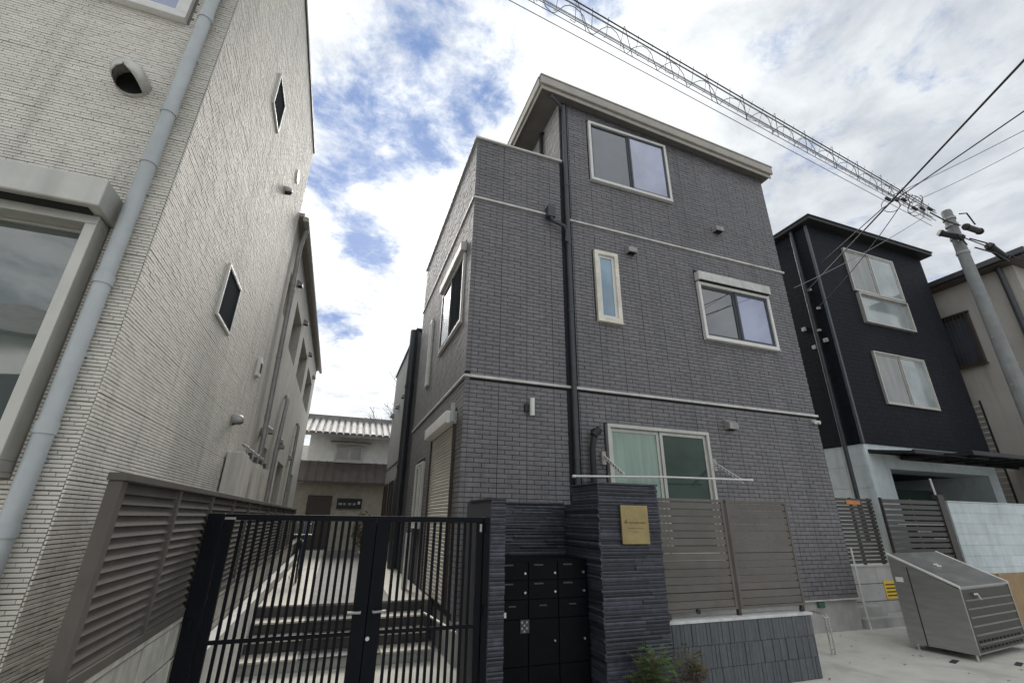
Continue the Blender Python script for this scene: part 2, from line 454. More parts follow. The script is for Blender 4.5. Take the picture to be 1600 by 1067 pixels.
def round_vent(parent, pl, u, v, r=.07, name='round_vent', material=None):
    c = pl.p(u, v, 0); d = Vector(pl.p(0, 0, 1)) - Vector(pl.p(0, 0, 0))
    material = material or M_hood
    o = MB().disc(c, d, r, .03, 20).build(name, material, parent, smooth=True)
    # half dome hood: swept arc open below
    mb = MB(); rings = []
    uu = Vector(pl.p(1, 0, 0)) - Vector(pl.p(0, 0, 0)); up = Vector((0, 0, 1))
    for j, (rr, w) in enumerate(((r, .0), (r, r * .7), (r * .97, r * 1.2), (r * .8, r * 1.6), (r * .45, r * 1.85), (.005, r * 1.9))):
        rings.append([Vector(c) + d * w + uu * rr * math.cos(t) + up * rr * math.sin(t) for t in [math.pi * (k / 14) * 1.44 - .22 * math.pi for k in range(15)]])
    vs = [p for q in rings for p in q]
    fs = [(i * 15 + k, i * 15 + k + 1, (i + 1) * 15 + k + 1, (i + 1) * 15 + k) for i in range(5) for k in range(14)]
    mb.add(vs, fs); h = mb.build('hood', material, o, smooth=True)
    sm = h.modifiers.new('thick', 'SOLIDIFY'); sm.thickness = .004
    MB().disc(Vector(c) + d * .031, d, r * .9, .004, 20).build('outlet', M_dkhole, o)
    return o

# ------------------------------------------------------------------ ground
gr = B(-60, -3.0, -.05, 60, 90, 0).build('ground', M_ground, kind='structure')
B(-60, -60, -.2, 60, -3.2, -.06).build('street', M_asph, kind='structure')
B(-60, -3.2, -.2, 60, -3.0, .0).build('kerb', M_conc, kind='structure')

# ------------------------------------------------------------------ passage floor and steps
pf = B(-.72, 6.905, 0.002, 1.39, 17.4, .474).build('passage_floor', M_gfloor, kind='structure')
B(-.715, 6.91, .474, -.16, 17.3, .487).build('floor_strip', M_cfloor, pf)
B(.86, 6.91, .474, 1.385, 17.3, .487).build('floor_strip', M_cfloor, pf)
for k in range(18):
    B(-.155, 6.915 + k * .58, .474, .855, 6.905 + (k + 1) * .58, .484).build('floor_slab', M_gfloor, pf)
st = B(-.72, 6.03, .003, 1.25, 6.90, .10).build('front_steps', M_conc, kind='structure')
zs = [.122, .243, .364]
for i, z in enumerate(zs):
    y0 = 6.03 + i * .29; n = 7
    for k in range(n):
        xa = -.715 + k * 1.96 / n
        B(xa, y0, z - .115 if i else .101, xa + 1.96 / n - .006, y0 + .26, z - .02).build('riser_tile', M_riser, st)
        B(xa, y0 - .022, z - .019, xa + 1.96 / n - .006, 6.9, z).build('tread_tile', M_cfloor if k in (0, 1, 5, 6) else M_gfloor, st)
B(-.715, 6.885, .366, 1.245, 6.9045, .47).build('riser_tile', M_riser, st)
rear = B(-20, 17.42, -.02, 20, 60, .45).build('rear_yard', M_conc, kind='structure')

# ------------------------------------------------------------------ left building (cream siding)
LB = thing('cream_apartment_building', (-3.5, 3.03, 0), 'tall cream narrow-tiled apartment block filling the left edge, with downpipe and roller-shutter window', 'building')
XL, YL = -1.3, 3.03
LF, LS = Pl('front', YL), Pl('right', XL)
B(-7.5, YL, 0, XL, 7.45, 7.80).build('wall', M_creamgap, LB)
B(-7.52, YL - .03, 7.80, XL + .03, 7.47, 7.86).build('roof_edge', mat('dark_coping', (.10, .09, .08), .5), LB)
lw_holes = [(4.50, 5.08, 3.22, 3.78), (4.44, 4.92, 5.80, 6.27)]
tiles(LB, LS, YL - .008, 7.45, .3, 7.80, .0215, .10, 1.8, .0052, (.0075, .0085, .0095), lw_holes, M_cream, 'tile', 150, seed=3, vgap=.003, offs=(0, .5, .25, .75), rowgap=(21, .003), vis=lambda x, y: x < 340 and y > 300)
tiles(LB, LF, -3.3, XL - .001, .7, 5.9, .0215, .10, 1.8, .0052, (.0075, .0085, .0095), [(-3.2, -1.52, 1.66, 3.32), (-2.6, -1.54, 4.93, 6.2)], M_cream, 'tile', 150, seed=4, vgap=.003, offs=(0, .5, .25, .75), rowgap=(21, .003), vis=lambda x, y: y > 200)
# big window and shutter box
window(LB, LF, -3.1, -1.53, 1.68, 3.12, M_alu, [GL_big], fw=.055, fd=.13, mull=.02)
LF.b(-3.15, 3.125, .002, -1.50, 3.31, .24).build('shutter_box', M_alu, LB, bevel=.01)
LF.b(-3.1, 3.118, .02, -1.56, 3.124, .2).build('shutter_slot', M_dkhole, LB)
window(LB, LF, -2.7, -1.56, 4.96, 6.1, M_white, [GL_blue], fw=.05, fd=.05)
# side windows with a white surround
window(LB, LS, 4.51, 5.08, 3.23, 3.77, M_white, [GL_dim], fw=.022, fd=.03, mull=.012, fm=M_dkpipe, sill=False)
window(LB, LS, 4.44, 4.92, 5.81, 6.26, M_white, [GL_dim], fw=.022, fd=.03, mull=.012, fm=M_dkpipe, sill=False)
# round steel hood on the front
round_vent(LB, LF, -1.70, 4.24, .10, material=M_alu)
round_vent(LB, LS, 6.12, 2.55, .07)
round_vent(LB, LS, 5.95, 5.77, .06)
MB().disc(LS.p(6.55, 6.5, 0), (1, 0, 0), .11, .03, 24).build('round_cap', M_white, LB, smooth=True)
LS.b(6.80, 3.30, 0, 6.98, 3.55, .05).build('vent_cover', M_white, LB, bevel=.01)
LS.b(6.84, 3.36, .05, 6.94, 3.49, .056).build('vent_slot', M_dkhole, LB)
# downpipe near the corner
pipe_part(LB, [(-1.43, YL - .07, 0), (-1.43, YL - .07, 3.2), (-1.43, YL - .07, 7.6)], .042, M_pipe, joints=[(-1.43, YL - .07, z) for z in (1.42, 1.9, 2.75, 3.62, 4.05, 5.0, 6.2)], n=16)
for z in (1.0, 2.3, 3.4, 4.6): LF.b(-1.46, z, .002, -1.40, z + .03, .05).build('pipe_clip', M_pipe, LB)
# ------------------------------------------------------------------ second building on the left
LB2 = thing('cream_rear_building', (-4, 7.46, 0), 'lower cream rendered building behind the tall one, with deep openings and clipped downpipes', 'building')
X2 = -1.31
L2 = Pl('right', X2)
ops = [(7.95, 8.75, 4.75, 5.55), (9.35, 10.7, 4.6, 5.6), (11.4, 13.2, 4.6, 5.6), (13.9, 16.0, 4.6, 5.6), (8.62, 9.4, .5, 2.62), (11.2, 12.4, .5, 2.62), (14.0, 15.2, .5, 2.62)]
# wall built as panels round the openings so that the recesses are real
ys = sorted({7.46, 17.0} | {o[0] for o in ops} | {o[1] for o in ops})
wb = MB()
for a, b in zip(ys, ys[1:]):
    mid = (a + b) / 2; cut = sorted([(o[2], o[3]) for o in ops if o[0] < mid < o[1]])
    z = 0
    for c0, c1 in cut + [(6.4, 6.4)]:
        if c0 > z: wb.box(X2 - .45, a, z, X2, b, c0)
        z = c1
wb.box(-6, 7.46, 0, X2 - .451, 17.0, 6.39)
wb.build('wall', M_creamwall, LB2)
for o in ops:
    B(X2 - .448, o[0] + .01, o[2], X2 - .43, o[1] - .01, o[3]).build('door' if o[2] < 1 else 'recessed_window', GL_mid if o[2] > 1 else M_brownf, LB2)
B(-6.1, 7.47, 6.40, X2 + .10, 17.1, 6.47).build('roof_edge', M_fascia, LB2)
MB().tube([(X2 + .13, 7.47, 6.36), (X2 + .13, 17.1, 6.36)], .05, 10).build('gutter', M_fascia, LB2, smooth=True)
pipe_part(LB2, [(X2 + .13, 7.75, 6.32), (X2 + .07, 7.85, 6.0), (X2 + .07, 8.25, 2.6), (X2 + .07, 8.25, .5)], .04, M_hood, joints=[(X2 + .07, 7.93, 5.3), (X2 + .07, 8.08, 4.0), (X2 + .07, 8.2, 3.0)])
pipe_part(LB2, [(X2 + .02, 10.3, 3.85), (X2 + .07, 10.25, 3.75), (X2 + .07, 10.0, 2.7), (X2 + .07, 10.0, .5)], .04, M_hood)
pipe_part(LB2, [(X2 + .02, 13.5, 3.85), (X2 + .07, 13.5, 3.75), (X2 + .07, 13.3, .5)], .04, M_hood)
for y, z in ((8.35, 2.72), (8.9, 5.72), (9.0, 2.85), (11.0, 5.75), (11.0, 2.85), (10.6, 2.9), (13.4, 5.75), (13.2, 2.85), (15.8, 5.75)):
    hood(LB2, L2, y, z, .13)
gm = thing('meter_cabinet', (-1.2, 7.0, 1.5), 'row of cream meter boxes with pipes fixed to the cream wall above the louvre fence', 'meter cabinet')
for k in range(5):
    y = 6.2 + k * .46
    B(-1.275, y, 1.55, -1.10 - .02 * (k % 2), y + .38, 2.2 - .03 * (k % 3)).build('meter_box', M_creamwall, gm, bevel=.008)
    if k: MB().tube([(-1.17, y + .1, 2.2), (-1.17, y + .1, 2.32), (-1.24, y + .14, 2.36)], .018, 8).build('meter_pipe', M_hood, gm, smooth=True)
    if k: B(-1.2, y + .2, 2.2, -1.13, y + .3, 2.27).build('valve', M_dkpipe, gm)

# ------------------------------------------------------------------ louvre fence on a block wall
bwall = thing('block_wall', (-.92, 2.3, 0), 'low weathered concrete block wall under the taupe louvre fence at left', 'wall')
B(-.99, 2.34, 0, -.872, 16.9, .858).build('wall_core', M_soil, bwall)
c0 = None
for r in range(4):
    y = 2.3 - (.2 if r % 2 else 0); 
    while y < 13:
        a, b = max(y, 2.3), y + .386
        if c0 is None or b - a < .38:
            o = B(-.875, a, r * .2 + .06, -.842, b, r * .2 + .249).build('block', M_block, bwall, bevel=.004)
            if b - a > .38: c0 = o.data; c0l = None
        else: inst('block', c0, bwall, (-.8585, (a + b) / 2, r * .2 + .06)).modifiers.new('bevel', 'BEVEL').width = .004
        y += .4
B(-1.0, 2.28, .86, -.835, 17, .885).build('coping', M_block, bwall)
B(-.83, 4.2, 0, -.725, 17.2, .605).build('passage_curb', mat('pale_curb', (.66, .65, .62), .8, var=.08, dirt=(.42, .41, .38), dscale=3, damt=.4), kind='structure')
fn = thing('louvre_fence', (-.86, 2.3, .885), 'tall taupe aluminium louvre fence running back along the left of the passage', 'fence')
fy = [2.40 + .80 * i for i in range(13)]
lou = None
for i, (a, b) in enumerate(zip(fy, fy[1:])):
    for k in range(16):
        z = .932 + k * .0432
        if lou is None:
            q = [(-.872, 0, z + .0475), (-.868, 0, z + .0490), (-.842, 0, z + .002), (-.846, 0, z)]
            o = MB().prism([(x, a + .02, zz) for x, _, zz in q], [(x, b - .02, zz) for x, _, zz in q]).build('louvre', M_louver, fn, loc=(-.86, (a + b) / 2, z))
            lou = o.data
        else: inst('louvre', lou, fn, (-.86, (a + b) / 2, z))
for i, y in enumerate(fy):
    B(-.885, y - (.03 if i == 0 else .012), .886, -.834, y + (.026 if i == 0 else .016), 1.628).build('post', M_louver, fn, bevel=.003)
B(-.89, 2.362, 1.629, -.82, fy[-1] + .02, 1.66).build('top_rail', M_louver, fn, bevel=.003)
B(-.888, 2.32, .888, -.832, fy[-1], .928).build('bottom_rail', M_louver, fn)

# ------------------------------------------------------------------ double gate
GY = 3.95
def leaf(x0, x1, hinge_left, label, hx):
    t = thing('gate_leaf', ((x0 + x1) / 2, GY, .05), label, 'gate', 'leaves of the black double gate')
    sw = .10
    xa, xb = (x0 + .06, x1 - sw) if hinge_left else (x0 + sw, x1 - .05)
    B(x0, GY - .02, .05, xa, GY + .02, 1.47).build('stile', M_gate, t, bevel=.003)
    B(xb, GY - .02, .05, x1, GY + .02, 1.47).build('stile', M_gate, t, bevel=.003)
    B(x0, GY - .022, 1.4705, x1, GY + .022, 1.512).build('top_rail', M_gate, t, bevel=.003)
    B(xa + .001, GY - .018, .05, xb - .001, GY + .018, .11).build('bottom_rail', M_gate, t)
    B(xa + .001, GY - .02, .712, xb - .001, GY - .009, .738).build('middle_rail', M_gate, t)
    n = round((xb - xa) / .0505)
    for k in range(1, n):
        x = xa + (xb - xa) * k / n
        B(x - .0105, GY - .008, .11, x + .0105, GY + .008, 1.4695).build('bar', M_gate, t)
    if hinge_left: B(x1 - .02, GY + .021, .06, x1 + .02, GY + .028, 1.46).build('meeting_strip', M_gate, t)
    lv = MB(); sgn = -1 if hinge_left else 1
    lv.tube([(hx, GY - .02, .86), (hx, GY - .06, .86), (hx + sgn * .09, GY - .065, .865)], .009, 8)
    lv.build('lever_handle', M_hood, t, smooth=True)
    if not hinge_left: MB().disc((x0 + .02, GY - .02, .69), (0, -1, 0), .014, .008, 14).build('key_cylinder', M_chrome, t)
    B(x0 - .0 if hinge_left else x1 - .03, GY - .026, 1.40 if not hinge_left else 1.475, x0 + .07 if hinge_left else x1 - .012, GY - .0225, 1.46 if not hinge_left else 1.49).build('latch_plate', M_hood, t)
    return t
leaf(-.725, .319, True, 'wide left leaf of the black barred gate in front of the steps', .27)
leaf(.323, 1.185, False, 'narrower right leaf of the black barred gate, beside the letterbox wall', .36)
for x, lb in ((-.785, 'black gate post against the taupe louvre fence'), (1.215, 'black gate post against the dark stone letterbox wall')):
    p = thing('gate_post', (x, GY, 0), lb, 'gate post', 'posts of the double gate')
    B(x - (.045 if x < 0 else .026), GY - .035, 0, x + (.055 if x < 0 else .026), GY + .035, 1.515).build('post_shaft', M_gate, p, bevel=.004)
    for z in (.2, .8, 1.4): B(x - .015, GY - .05, z, x + .015, GY - .036, z + .07).build('hinge', M_gate, p)

# ------------------------------------------------------------------ letterbox wall and name pillar
MW = thing('stone_letterbox_wall', (2.0, 4.3, 0), 'dark ribbed slate wall and pillar with letterbox recess and brass nameplate', 'wall')
MB().box(1.262, 3.965, 0, 1.392, 4.64, 1.655).box(1.27, 4.665, 0, 2.5, 4.80, 1.655).box(2.315, 3.965, 0, 2.985, 4.664, 1.655).box(2.325, 3.97, 1.655, 2.98, 4.5, 1.825).build('wall_core', M_stoneb, MW)
def strips(pl, u0, u1, v0, v1, seed, ln=.3, npart=400):
    rnd = random.Random(seed); v = v0
    while v < v1 - .01:
        h = rnd.choice((.026, .031, .036)); h = min(h, v1 - v)
        u = u0
        while u < u1 - .001:
            l = rnd.uniform(.7, 1.3) * ln
            e = u1 if u1 - (u + l) < .08 else u + l
            d = rnd.choice((.004, .009, .015, .02))
            # slightly rounded strip: front face leans back at the top
            a = [pl.p(u, v + .001, 0), pl.p(u, v + .001, d * .75), pl.p(u, v + h * .55, d), pl.p(u, v + h - .004, d * .7), pl.p(u, v + h - .003, 0)]
            b = [pl.p(e - .002, v + .001, 0), pl.p(e - .002, v + .001, d * .75), pl.p(e - .002, v + h * .55, d), pl.p(e - .002, v + h - .004, d * .7), pl.p(e - .002, v + h - .003, 0)]
            MB().prism(a, b).build('slate_strip', M_stone, MW)
            u = e
        v += h
strips(Pl('front', 3.965), 2.312, 2.99, 0.02, 1.823, 11, .5)
strips(Pl('left', 2.315), 3.95, 4.664, 0.1, 1.655, 12, .8)
strips(Pl('left', 2.325), 3.95, 4.5, 1.657, 1.823, 15, .8)
strips(Pl('front', 4.665), 1.395, 2.315, 1.17, 1.655, 13, .34)
strips(Pl('front', 3.965), 1.26, 1.394, .02, 1.655, 14, .3)
B(1.255, 3.95, 1.657, 1.398, 4.66, 1.672).build('coping', M_stone, MW)
B(1.39, 4.661, 1.658, 2.31, 4.81, 1.673).build('coping', M_stone, MW)
B(2.30, 3.945, 1.826, 2.995, 4.52, 1.842).build('coping', M_stone, MW)
npl = B(2.535, 3.925, 1.30, 2.835, 3.944, 1.64).build('nameplate', M_gold, MW, bevel=.003)
tx = MB()
def squig(x0, x1, z, amp, fr, r):
    n = int((x1 - x0) * fr * 10)
    return [(x0 + (x1 - x0) * i / n, 3.9235, z + amp * math.sin(i * .9) * (.5 + .5 * math.sin(i * .37 + 1))) for i in range(n + 1)]
tx.tube(squig(2.565, 2.80, 1.485, .011, 26, 1), .0022, 4)
tx.tube([(2.562, 3.9235, 1.482), (2.585, 3.9235, 1.513), (2.59, 3.9235, 1.478)], .003, 4)
tx.tube(squig(2.60, 2.77, 1.437, .005, 30, 1), .0014, 4)
tx.tube(squig(2.665, 2.715, 1.405, .006, 30, 1), .0014, 4)
tx.build('engraved_script', M_goldtxt, npl)
# letterboxes: one black cabinet with its doors
mbx = thing('letterbox_bank', (1.86, 4.3, 0), 'black bank of flat letterboxes with round knobs in the slate recess', 'letterbox')
B(1.40, 4.195, .06, 2.288, 4.655, 1.165).build('cabinet', M_box, mbx)
zrow = [1.15, 1.0, .85, .70, .36, .10]
for r in range(5):
    for c in range(3):
        a = 1.41 + c * .29; b = a + .282; zt, zb = zrow[r] - .004, zrow[r + 1] + .004
        if r == 3 and c < 1: continue
        d = B(a, 4.18, zb, b, 4.194, zt).build('door', M_box, mbx, bevel=.002)
        if r < 2:
            MB().disc((b - .03, 4.18, (zt + zb) / 2 - .02), (0, -1, 0), .010, .014, 14).build('knob', M_chrome, d)
            B(a + .05, 4.176, zt - .03, a + .14, 4.1795, zt - .018).build('name_slot', M_dkpipe, d)
        elif r == 3:
            MB().disc((b - .04, 4.18, (zt + zb) / 2), (0, -1, 0), .008, .012, 12).build('knob', M_hood, d)
        elif r == 2:
            B(a + .1, 4.177, zt - .05, a + .17, 4.1795, zt - .04).build('name_slot', M_dkpipe, d)
ic = B(1.41, 4.18, .364, 1.692, 4.194, .696).build('intercom', M_box, mbx, bevel=.002)
B(1.45, 4.174, .74 - .02, 1.49, 4.1795, .78 - .02).build('white_button', M_white, mbx)
B(1.62, 4.172, .60, 1.70, 4.1795, .70).build('keypad', M_dkpipe, mbx)
for i in range(3):
    for j in range(4): B(1.627 + i * .022, 4.170, .607 + j * .022, 1.641 + i * .022, 4.1718, .621 + j * .022).build('key', M_hood if (i + j) % 2 else M_dkpipe, mbx)

# ------------------------------------------------------------------ planter wall and slatted screen
PW = thing('ribbed_planter_wall', (4.1, 4.25, 0), 'low blue-grey wall of vertical ribbed tiles under the taupe slatted screen', 'wall')
B(3.0, 4.203, 0, 5.012, 4.36, .575).build('wall_core', M_stoneb, PW)
B(2.996, 4.183, .5765, 5.035, 4.37, .603).build('coping', mat('pale_coping', (.62, .62, .61), .7, var=.12, dirt=(.4, .4, .38), dscale=5), PW, bevel=.003)
rnd = random.Random(5)
for r in range(3):
    x = 3.0; z0 = .004 + r * .191
    while x < 5.01:
        w = rnd.choice((.043, .046, .049)); w = min(w, 5.012 - x)
        if w < .012: break
        B(x + .0015, 4.203 - rnd.choice((.007, .010, .013)), z0, x + w - .0015, 4.2035, z0 + .188).build('rib_tile', M_rib, PW, bevel=.002)
        x += w
for k in range(3):
    for j in range(3): B(5.012, 4.206 + j * .05, .004 + k * .191, 5.028, 4.252 + j * .05, .192 + k * .191).build('rib_tile', M_rib, PW)
SC = thing('slatted_screen', (4.1, 4.27, .6), 'two-panel taupe horizontal slat screen standing on the ribbed tile wall', 'fence')
for i, (a, b) in enumerate(((3.17, 4.085), (4.125, 5.04))):
    fb = MB().box(a, 4.25, .66, a + .03, 4.29, 1.705).box(b - .03, 4.25, .66, b, 4.29, 1.705).box(a, 4.249, 1.706, b, 4.291, 1.735).box(a + .031, 4.25, .66, b - .031, 4.29, .685)
    fb.build('panel_frame', M_slat, SC, bevel=.002)
    for k in range(14):
        z = .69 + k * .0725
        B(a + .031, 4.256, z, b - .031, 4.284, z + .0635).build('slat', M_slat, SC)
for x in (3.22, 4.105, 5.0): B(x - .018, 4.252, .6035, x + .018, 4.288, .659 if x != 4.105 else 1.70).build('post', M_brownf, SC)
for x, z in ((3.56, .665), (4.95, .62)):
    sp = MB().disc((x, 4.25, z), (0, -1, 0), .022, .02, 16).build('screen_spotlight', M_black, SC, smooth=True)

# ------------------------------------------------------------------ main grey brick house
H = thing('grey_brick_apartment_house', (4.6, 5.67, 0), 'three-storey dark grey brick-tiled apartment house in the middle, beige eaves and white window frames', 'house')
XF0, XF1, YF = 1.40, 7.86, 5.67
F, Lf = Pl('front', YF), Pl('left', XF0)
B(XF0, YF, .42, XF1, 10.3, 7.40).build('wall', M_mortar, H)
# third storey volume with a raked top
B3 = MB().prism([(2.95, YF + .001, 7.40), (XF1, YF + .001, 7.40), (XF1, YF + .001, 8.66), (2.95, YF + .001, 9.0)],
                [(2.95, 10.2, 7.40), (XF1, 10.2, 7.40), (XF1, 10.2, 8.66), (2.95, 10.2, 9.0)]).build('upper_wall', M_mortar, H)
B(XF0 + .02, YF + .03, 0, XF1 - .01, 10.28, .415).build('foundation', M_conc, H)
B(XF0 - .01, YF - .02, .416, XF1 + .012, YF + .02, .436).build('base_flashing', M_offw, H)
H3 = (3.49, 5.30, 7.19, 8.62); H2 = (5.55, 7.27, 4.42, 5.80); HN = (3.45, 3.94, 4.41, 5.74); HG = (3.47, 5.32, 1.0, 2.82)
eave = lambda x: 8.99 - (x - 2.95) * .068
holes_f = [H3, H2, HN, HG, (XF0, XF1, 3.26, 3.31), (XF0, XF1, 6.19, 6.235), (2.90, 3.08, .4, 9.2)]
front_skip = lambda u, v: (u < 2.95 and v > 7.42) or v > eave(u) - .02
tiles(H, F, XF0 + .055, XF1 - .01, .44, 9.0, .0595, .205, .412, .008, (.011, .013, .0145), holes_f, M_brick, 'brick', 210, offs=(0, .5), seed=21, skip=front_skip,
      vis=lambda x, y: y < 775 and not (925 < x < 1030 and y > 755))
tiles(H, Lf, YF + .05, 10.28, .50, 7.40, .0595, .205, .412, .008, (.011, .013, .0145), [(6.02, 7.72, 4.2, 5.68), (6.03, 7.72, .4, 2.92), (8.6, 8.9, 3.9, 5.4), (YF, 10.3, 3.26, 3.30), (YF, 10.3, 6.19, 6.225), (8.3, 9.2, .5, 2.5)], M_brick, 'brick', 90, offs=(0, .5), seed=22, vis=lambda x, y: y < 795)
I3 = Pl('left', 2.95)
tiles(H, I3, YF + .05, 9.5, 7.42, 8.9, .0595, .205, .412, .008, (.01, .014), [], mat('light_grey_siding', (.42, .40, .38), .6, island=.08), 'siding', 0, offs=(0, .5), seed=23)
# corner posts made of stacked corner tiles
cz = .44
cm = MB()
while cz < 7.38:
    if not (3.24 < cz < 3.32 or 6.17 < cz < 6.24): cm.box(XF0 - .016, YF - .016, cz, XF0 + .050, YF + .045, cz + .0515)
    cz += .0595
o = cm.build('corner_tile', M_brick, H); o['kind'] = 'stuff'
# storey bands
for z, (a, b) in ((3.268, (XF0 - .03, 2.955)), (3.268, (3.045, XF1 + .02)), (6.195, (XF0 - .03, 2.60)), (6.195, (3.045, XF1 + .02))):
    F.b(a, z, .0, b, z + .036, .038).build('band', M_offw, H, bevel=.003)
for z in (3.268, 6.195): Lf.b(YF - .02, z, .0, 10.3, z + .036, .038).build('band', M_offw, H, bevel=.003)
# parapet caps
F.b(XF0 - .05, 7.405, -.14, 2.93, 7.44, .05).build('parapet_cap', M_offw, H, bevel=.003)
Lf.b(YF + .14, 7.405, -.12, 10.32, 7.44, .05).build('parapet_cap', M_offw, H, bevel=.003)
# eaves
x0e, x1e = 2.50, 7.97
def rk(x, z): return z - (x - x0e) * .068
def rake(y0, y1, za, zb, xa, xb, name, mt, **k):
    return MB().prism([(xa, y0, rk(xa, za)), (xb, y0, rk(xb, za)), (xb, y0, rk(xb, zb)), (xa, y0, rk(xa, zb))], [(xa, y1, rk(xa, za)), (xb, y1, rk(xb, za)), (xb, y1, rk(xb, zb)), (xa, y1, rk(xa, zb))]).build(name, mt, H, **k)
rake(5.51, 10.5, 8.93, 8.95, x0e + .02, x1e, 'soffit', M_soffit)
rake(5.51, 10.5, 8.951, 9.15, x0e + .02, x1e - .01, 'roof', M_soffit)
rake(5.49, 5.509, 8.88, 9.03, x0e, x1e, 'fascia', M_fascia, bevel=.004)
rake(5.445, 5.489, 8.97, 9.15, x0e - .03, x1e + .03, 'gutter', M_fascia, bevel=.012)
rake(5.435, 5.52, 9.152, 9.185, x0e - .04, x1e + .04, 'roof_edge', M_fascia, bevel=.004)
for nm, xa, xb, za, zb in (('fascia', x0e - .001, x0e + .019, 8.88, 9.03), ('gutter', x0e - .045, x0e - .002, 8.97, 9.15), ('roof_edge', x0e - .055, x0e + .02, 9.152, 9.185)):
    B(xa, 5.51 if nm == 'fascia' else 5.522, za, xb, 10.5, zb).build(nm, M_fascia, H, bevel=.004)
# windows
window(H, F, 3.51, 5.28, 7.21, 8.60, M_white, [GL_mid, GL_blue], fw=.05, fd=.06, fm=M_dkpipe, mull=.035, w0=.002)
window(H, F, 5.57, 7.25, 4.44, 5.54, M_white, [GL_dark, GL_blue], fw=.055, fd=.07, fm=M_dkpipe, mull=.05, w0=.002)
F.b(5.56, 5.56, .002, 7.27, 5.73, .12).build('shutter_box', M_offw, H, bevel=.008)
F.b(5.60, 5.545, .01, 7.23, 5.558, .12).build('shutter_slot', M_dkhole, H)
window(H, F, 3.47, 3.92, 4.43, 5.72, mat('cream_frame', (.74, .70, .60), .45), [GL_skyb], fw=.07, fd=.06, fm=M_white, mull=.045, w0=.002)
window(H, F, 3.49, 5.30, 1.0, 2.80, M_alu, [GL_green, GL_green2], fw=.05, fd=.08, fm=M_alu, mull=.05, w0=.002)
window(H, Lf, 6.06, 7.68, 4.24, 5.44, M_white, [GL_dim, GL_mid], fw=.045, fd=.04, fm=M_dkpipe, mull=.04, w0=.002)
Lf.b(6.03, 5.46, .002, 7.71, 5.62, .10).build('shutter_box', M_offw, H, bevel=.008)
window(H, Lf, 8.62, 8.88, 3.95, 5.35, M_white, [GL_pale], fw=.04, fd=.05, w0=.002)
window(H, Lf, 8.35, 9.15, 1.35, 2.45, M_white, [GL_pale, GL_pale], fw=.04, fd=.05, w0=.002)
# roller shutter on the passage side
rs = Lf.b(6.06, .50, .004, 7.68, 2.70, .012).build('roller_shutter', M_creamgap, H)
for k in range(48):
    z = .51 + k * .0457
    a = [Lf.p(6.08, z, .012), Lf.p(6.08, z + .004, .024), Lf.p(6.08, z + .032, .026), Lf.p(6.08, z + .042, .012)]
    b = [Lf.p(7.66, z, .012), Lf.p(7.66, z + .004, .024), Lf.p(7.66, z + .032, .026), Lf.p(7.66, z + .042, .012)]
    MB().prism(a, b).build('shutter_slat', M_shut, rs)
Lf.b(6.045, .5, .002, 6.075, 2.7, .05).build('shutter_rail', M_brownf, H)
Lf.b(7.665, .5, .002, 7.695, 2.7, .05).build('shutter_rail', M_brownf, H)
Lf.b(6.04, 2.71, .002, 7.70, 2.88, .16).build('shutter_box', M_white, H, bevel=.012)
# main downpipe, elbow and outlet box
pipe_part(H, [(2.99, YF - .055, 8.75), (2.99, YF - .055, 5.0), (2.99, YF - .055, .45)], .042, M_dkpipe, joints=[(2.99, YF - .055, z) for z in (8.1, 6.9, 5.72, 4.5, 3.35, 2.3)])
MB().tube([(2.72, 5.55, 8.86), (2.72, 5.55, 8.8), (2.97, YF - .055, 8.70)], .035, 10).build('swan_neck', M_dkpipe, H, smooth=True)
F.b(2.60, 6.12, .002, 2.74, 6.33, .13).build('rain_head', M_dkpipe, H, bevel=.01)
MB().tube([(2.66, YF - .09, 6.14), (2.70, YF - .10, 6.05), (2.90, YF - .10, 6.0), (2.945, YF - .09, 5.93), (2.945, YF - .08, 5.72)], .03, 10).build('branch_pipe', M_dkpipe, H, smooth=True)
MB().tube([(3.30, YF, 2.68), (3.29, YF - .07, 2.68), (3.26, YF - .09, 2.60), (3.22, YF - .09, 2.42), (3.22, YF - .09, .45)], .042, 12).build('vent_pipe', M_black, H, smooth=True)
MB().tube([(3.34, YF - .10, 2.70), (3.24, YF - .10, 2.60)], .052, 12).build('pipe_elbow', M_black, H, smooth=True)
# downpipe on the third floor inner wall
MB().tube([(2.95, 6.40, 8.82), (2.88, 6.40, 8.78), (2.88, 6.40, 7.4)], .04, 10).build('balcony_pipe', M_black, H, smooth=True)
hood(H, F, 6.27, 6.76, .18)
hood(H, F, 4.20, 5.80, .17)
hood(H, F, 5.79, 2.88, .18)
lp = MB().tube([(2.33, YF - .07, 2.81), (2.33, YF - .07, 3.05)], .034, 18).build('wall_lamp', M_white, H, smooth=True)
F.b(2.23, 2.87, .003, 2.30, 2.97, .05).build('lamp_bracket', M_black, lp)
l2 = Lf.b(5.98, 2.72, .05, 6.03, 2.98, .10).build('wall_lamp', M_pipe, H, bevel=.004)
cm_ = F.b(7.70, 3.15, .003, 7.80, 3.20, .05).build('security_light', M_white, H, bevel=.01)
for dx in (-.035, .04): MB().disc((7.75 + dx, YF - .05, 3.165), (.3 if dx > 0 else -.3, -1, -.3), .032, .05, 14).build('lamp_head', M_white, cm_, smooth=True)
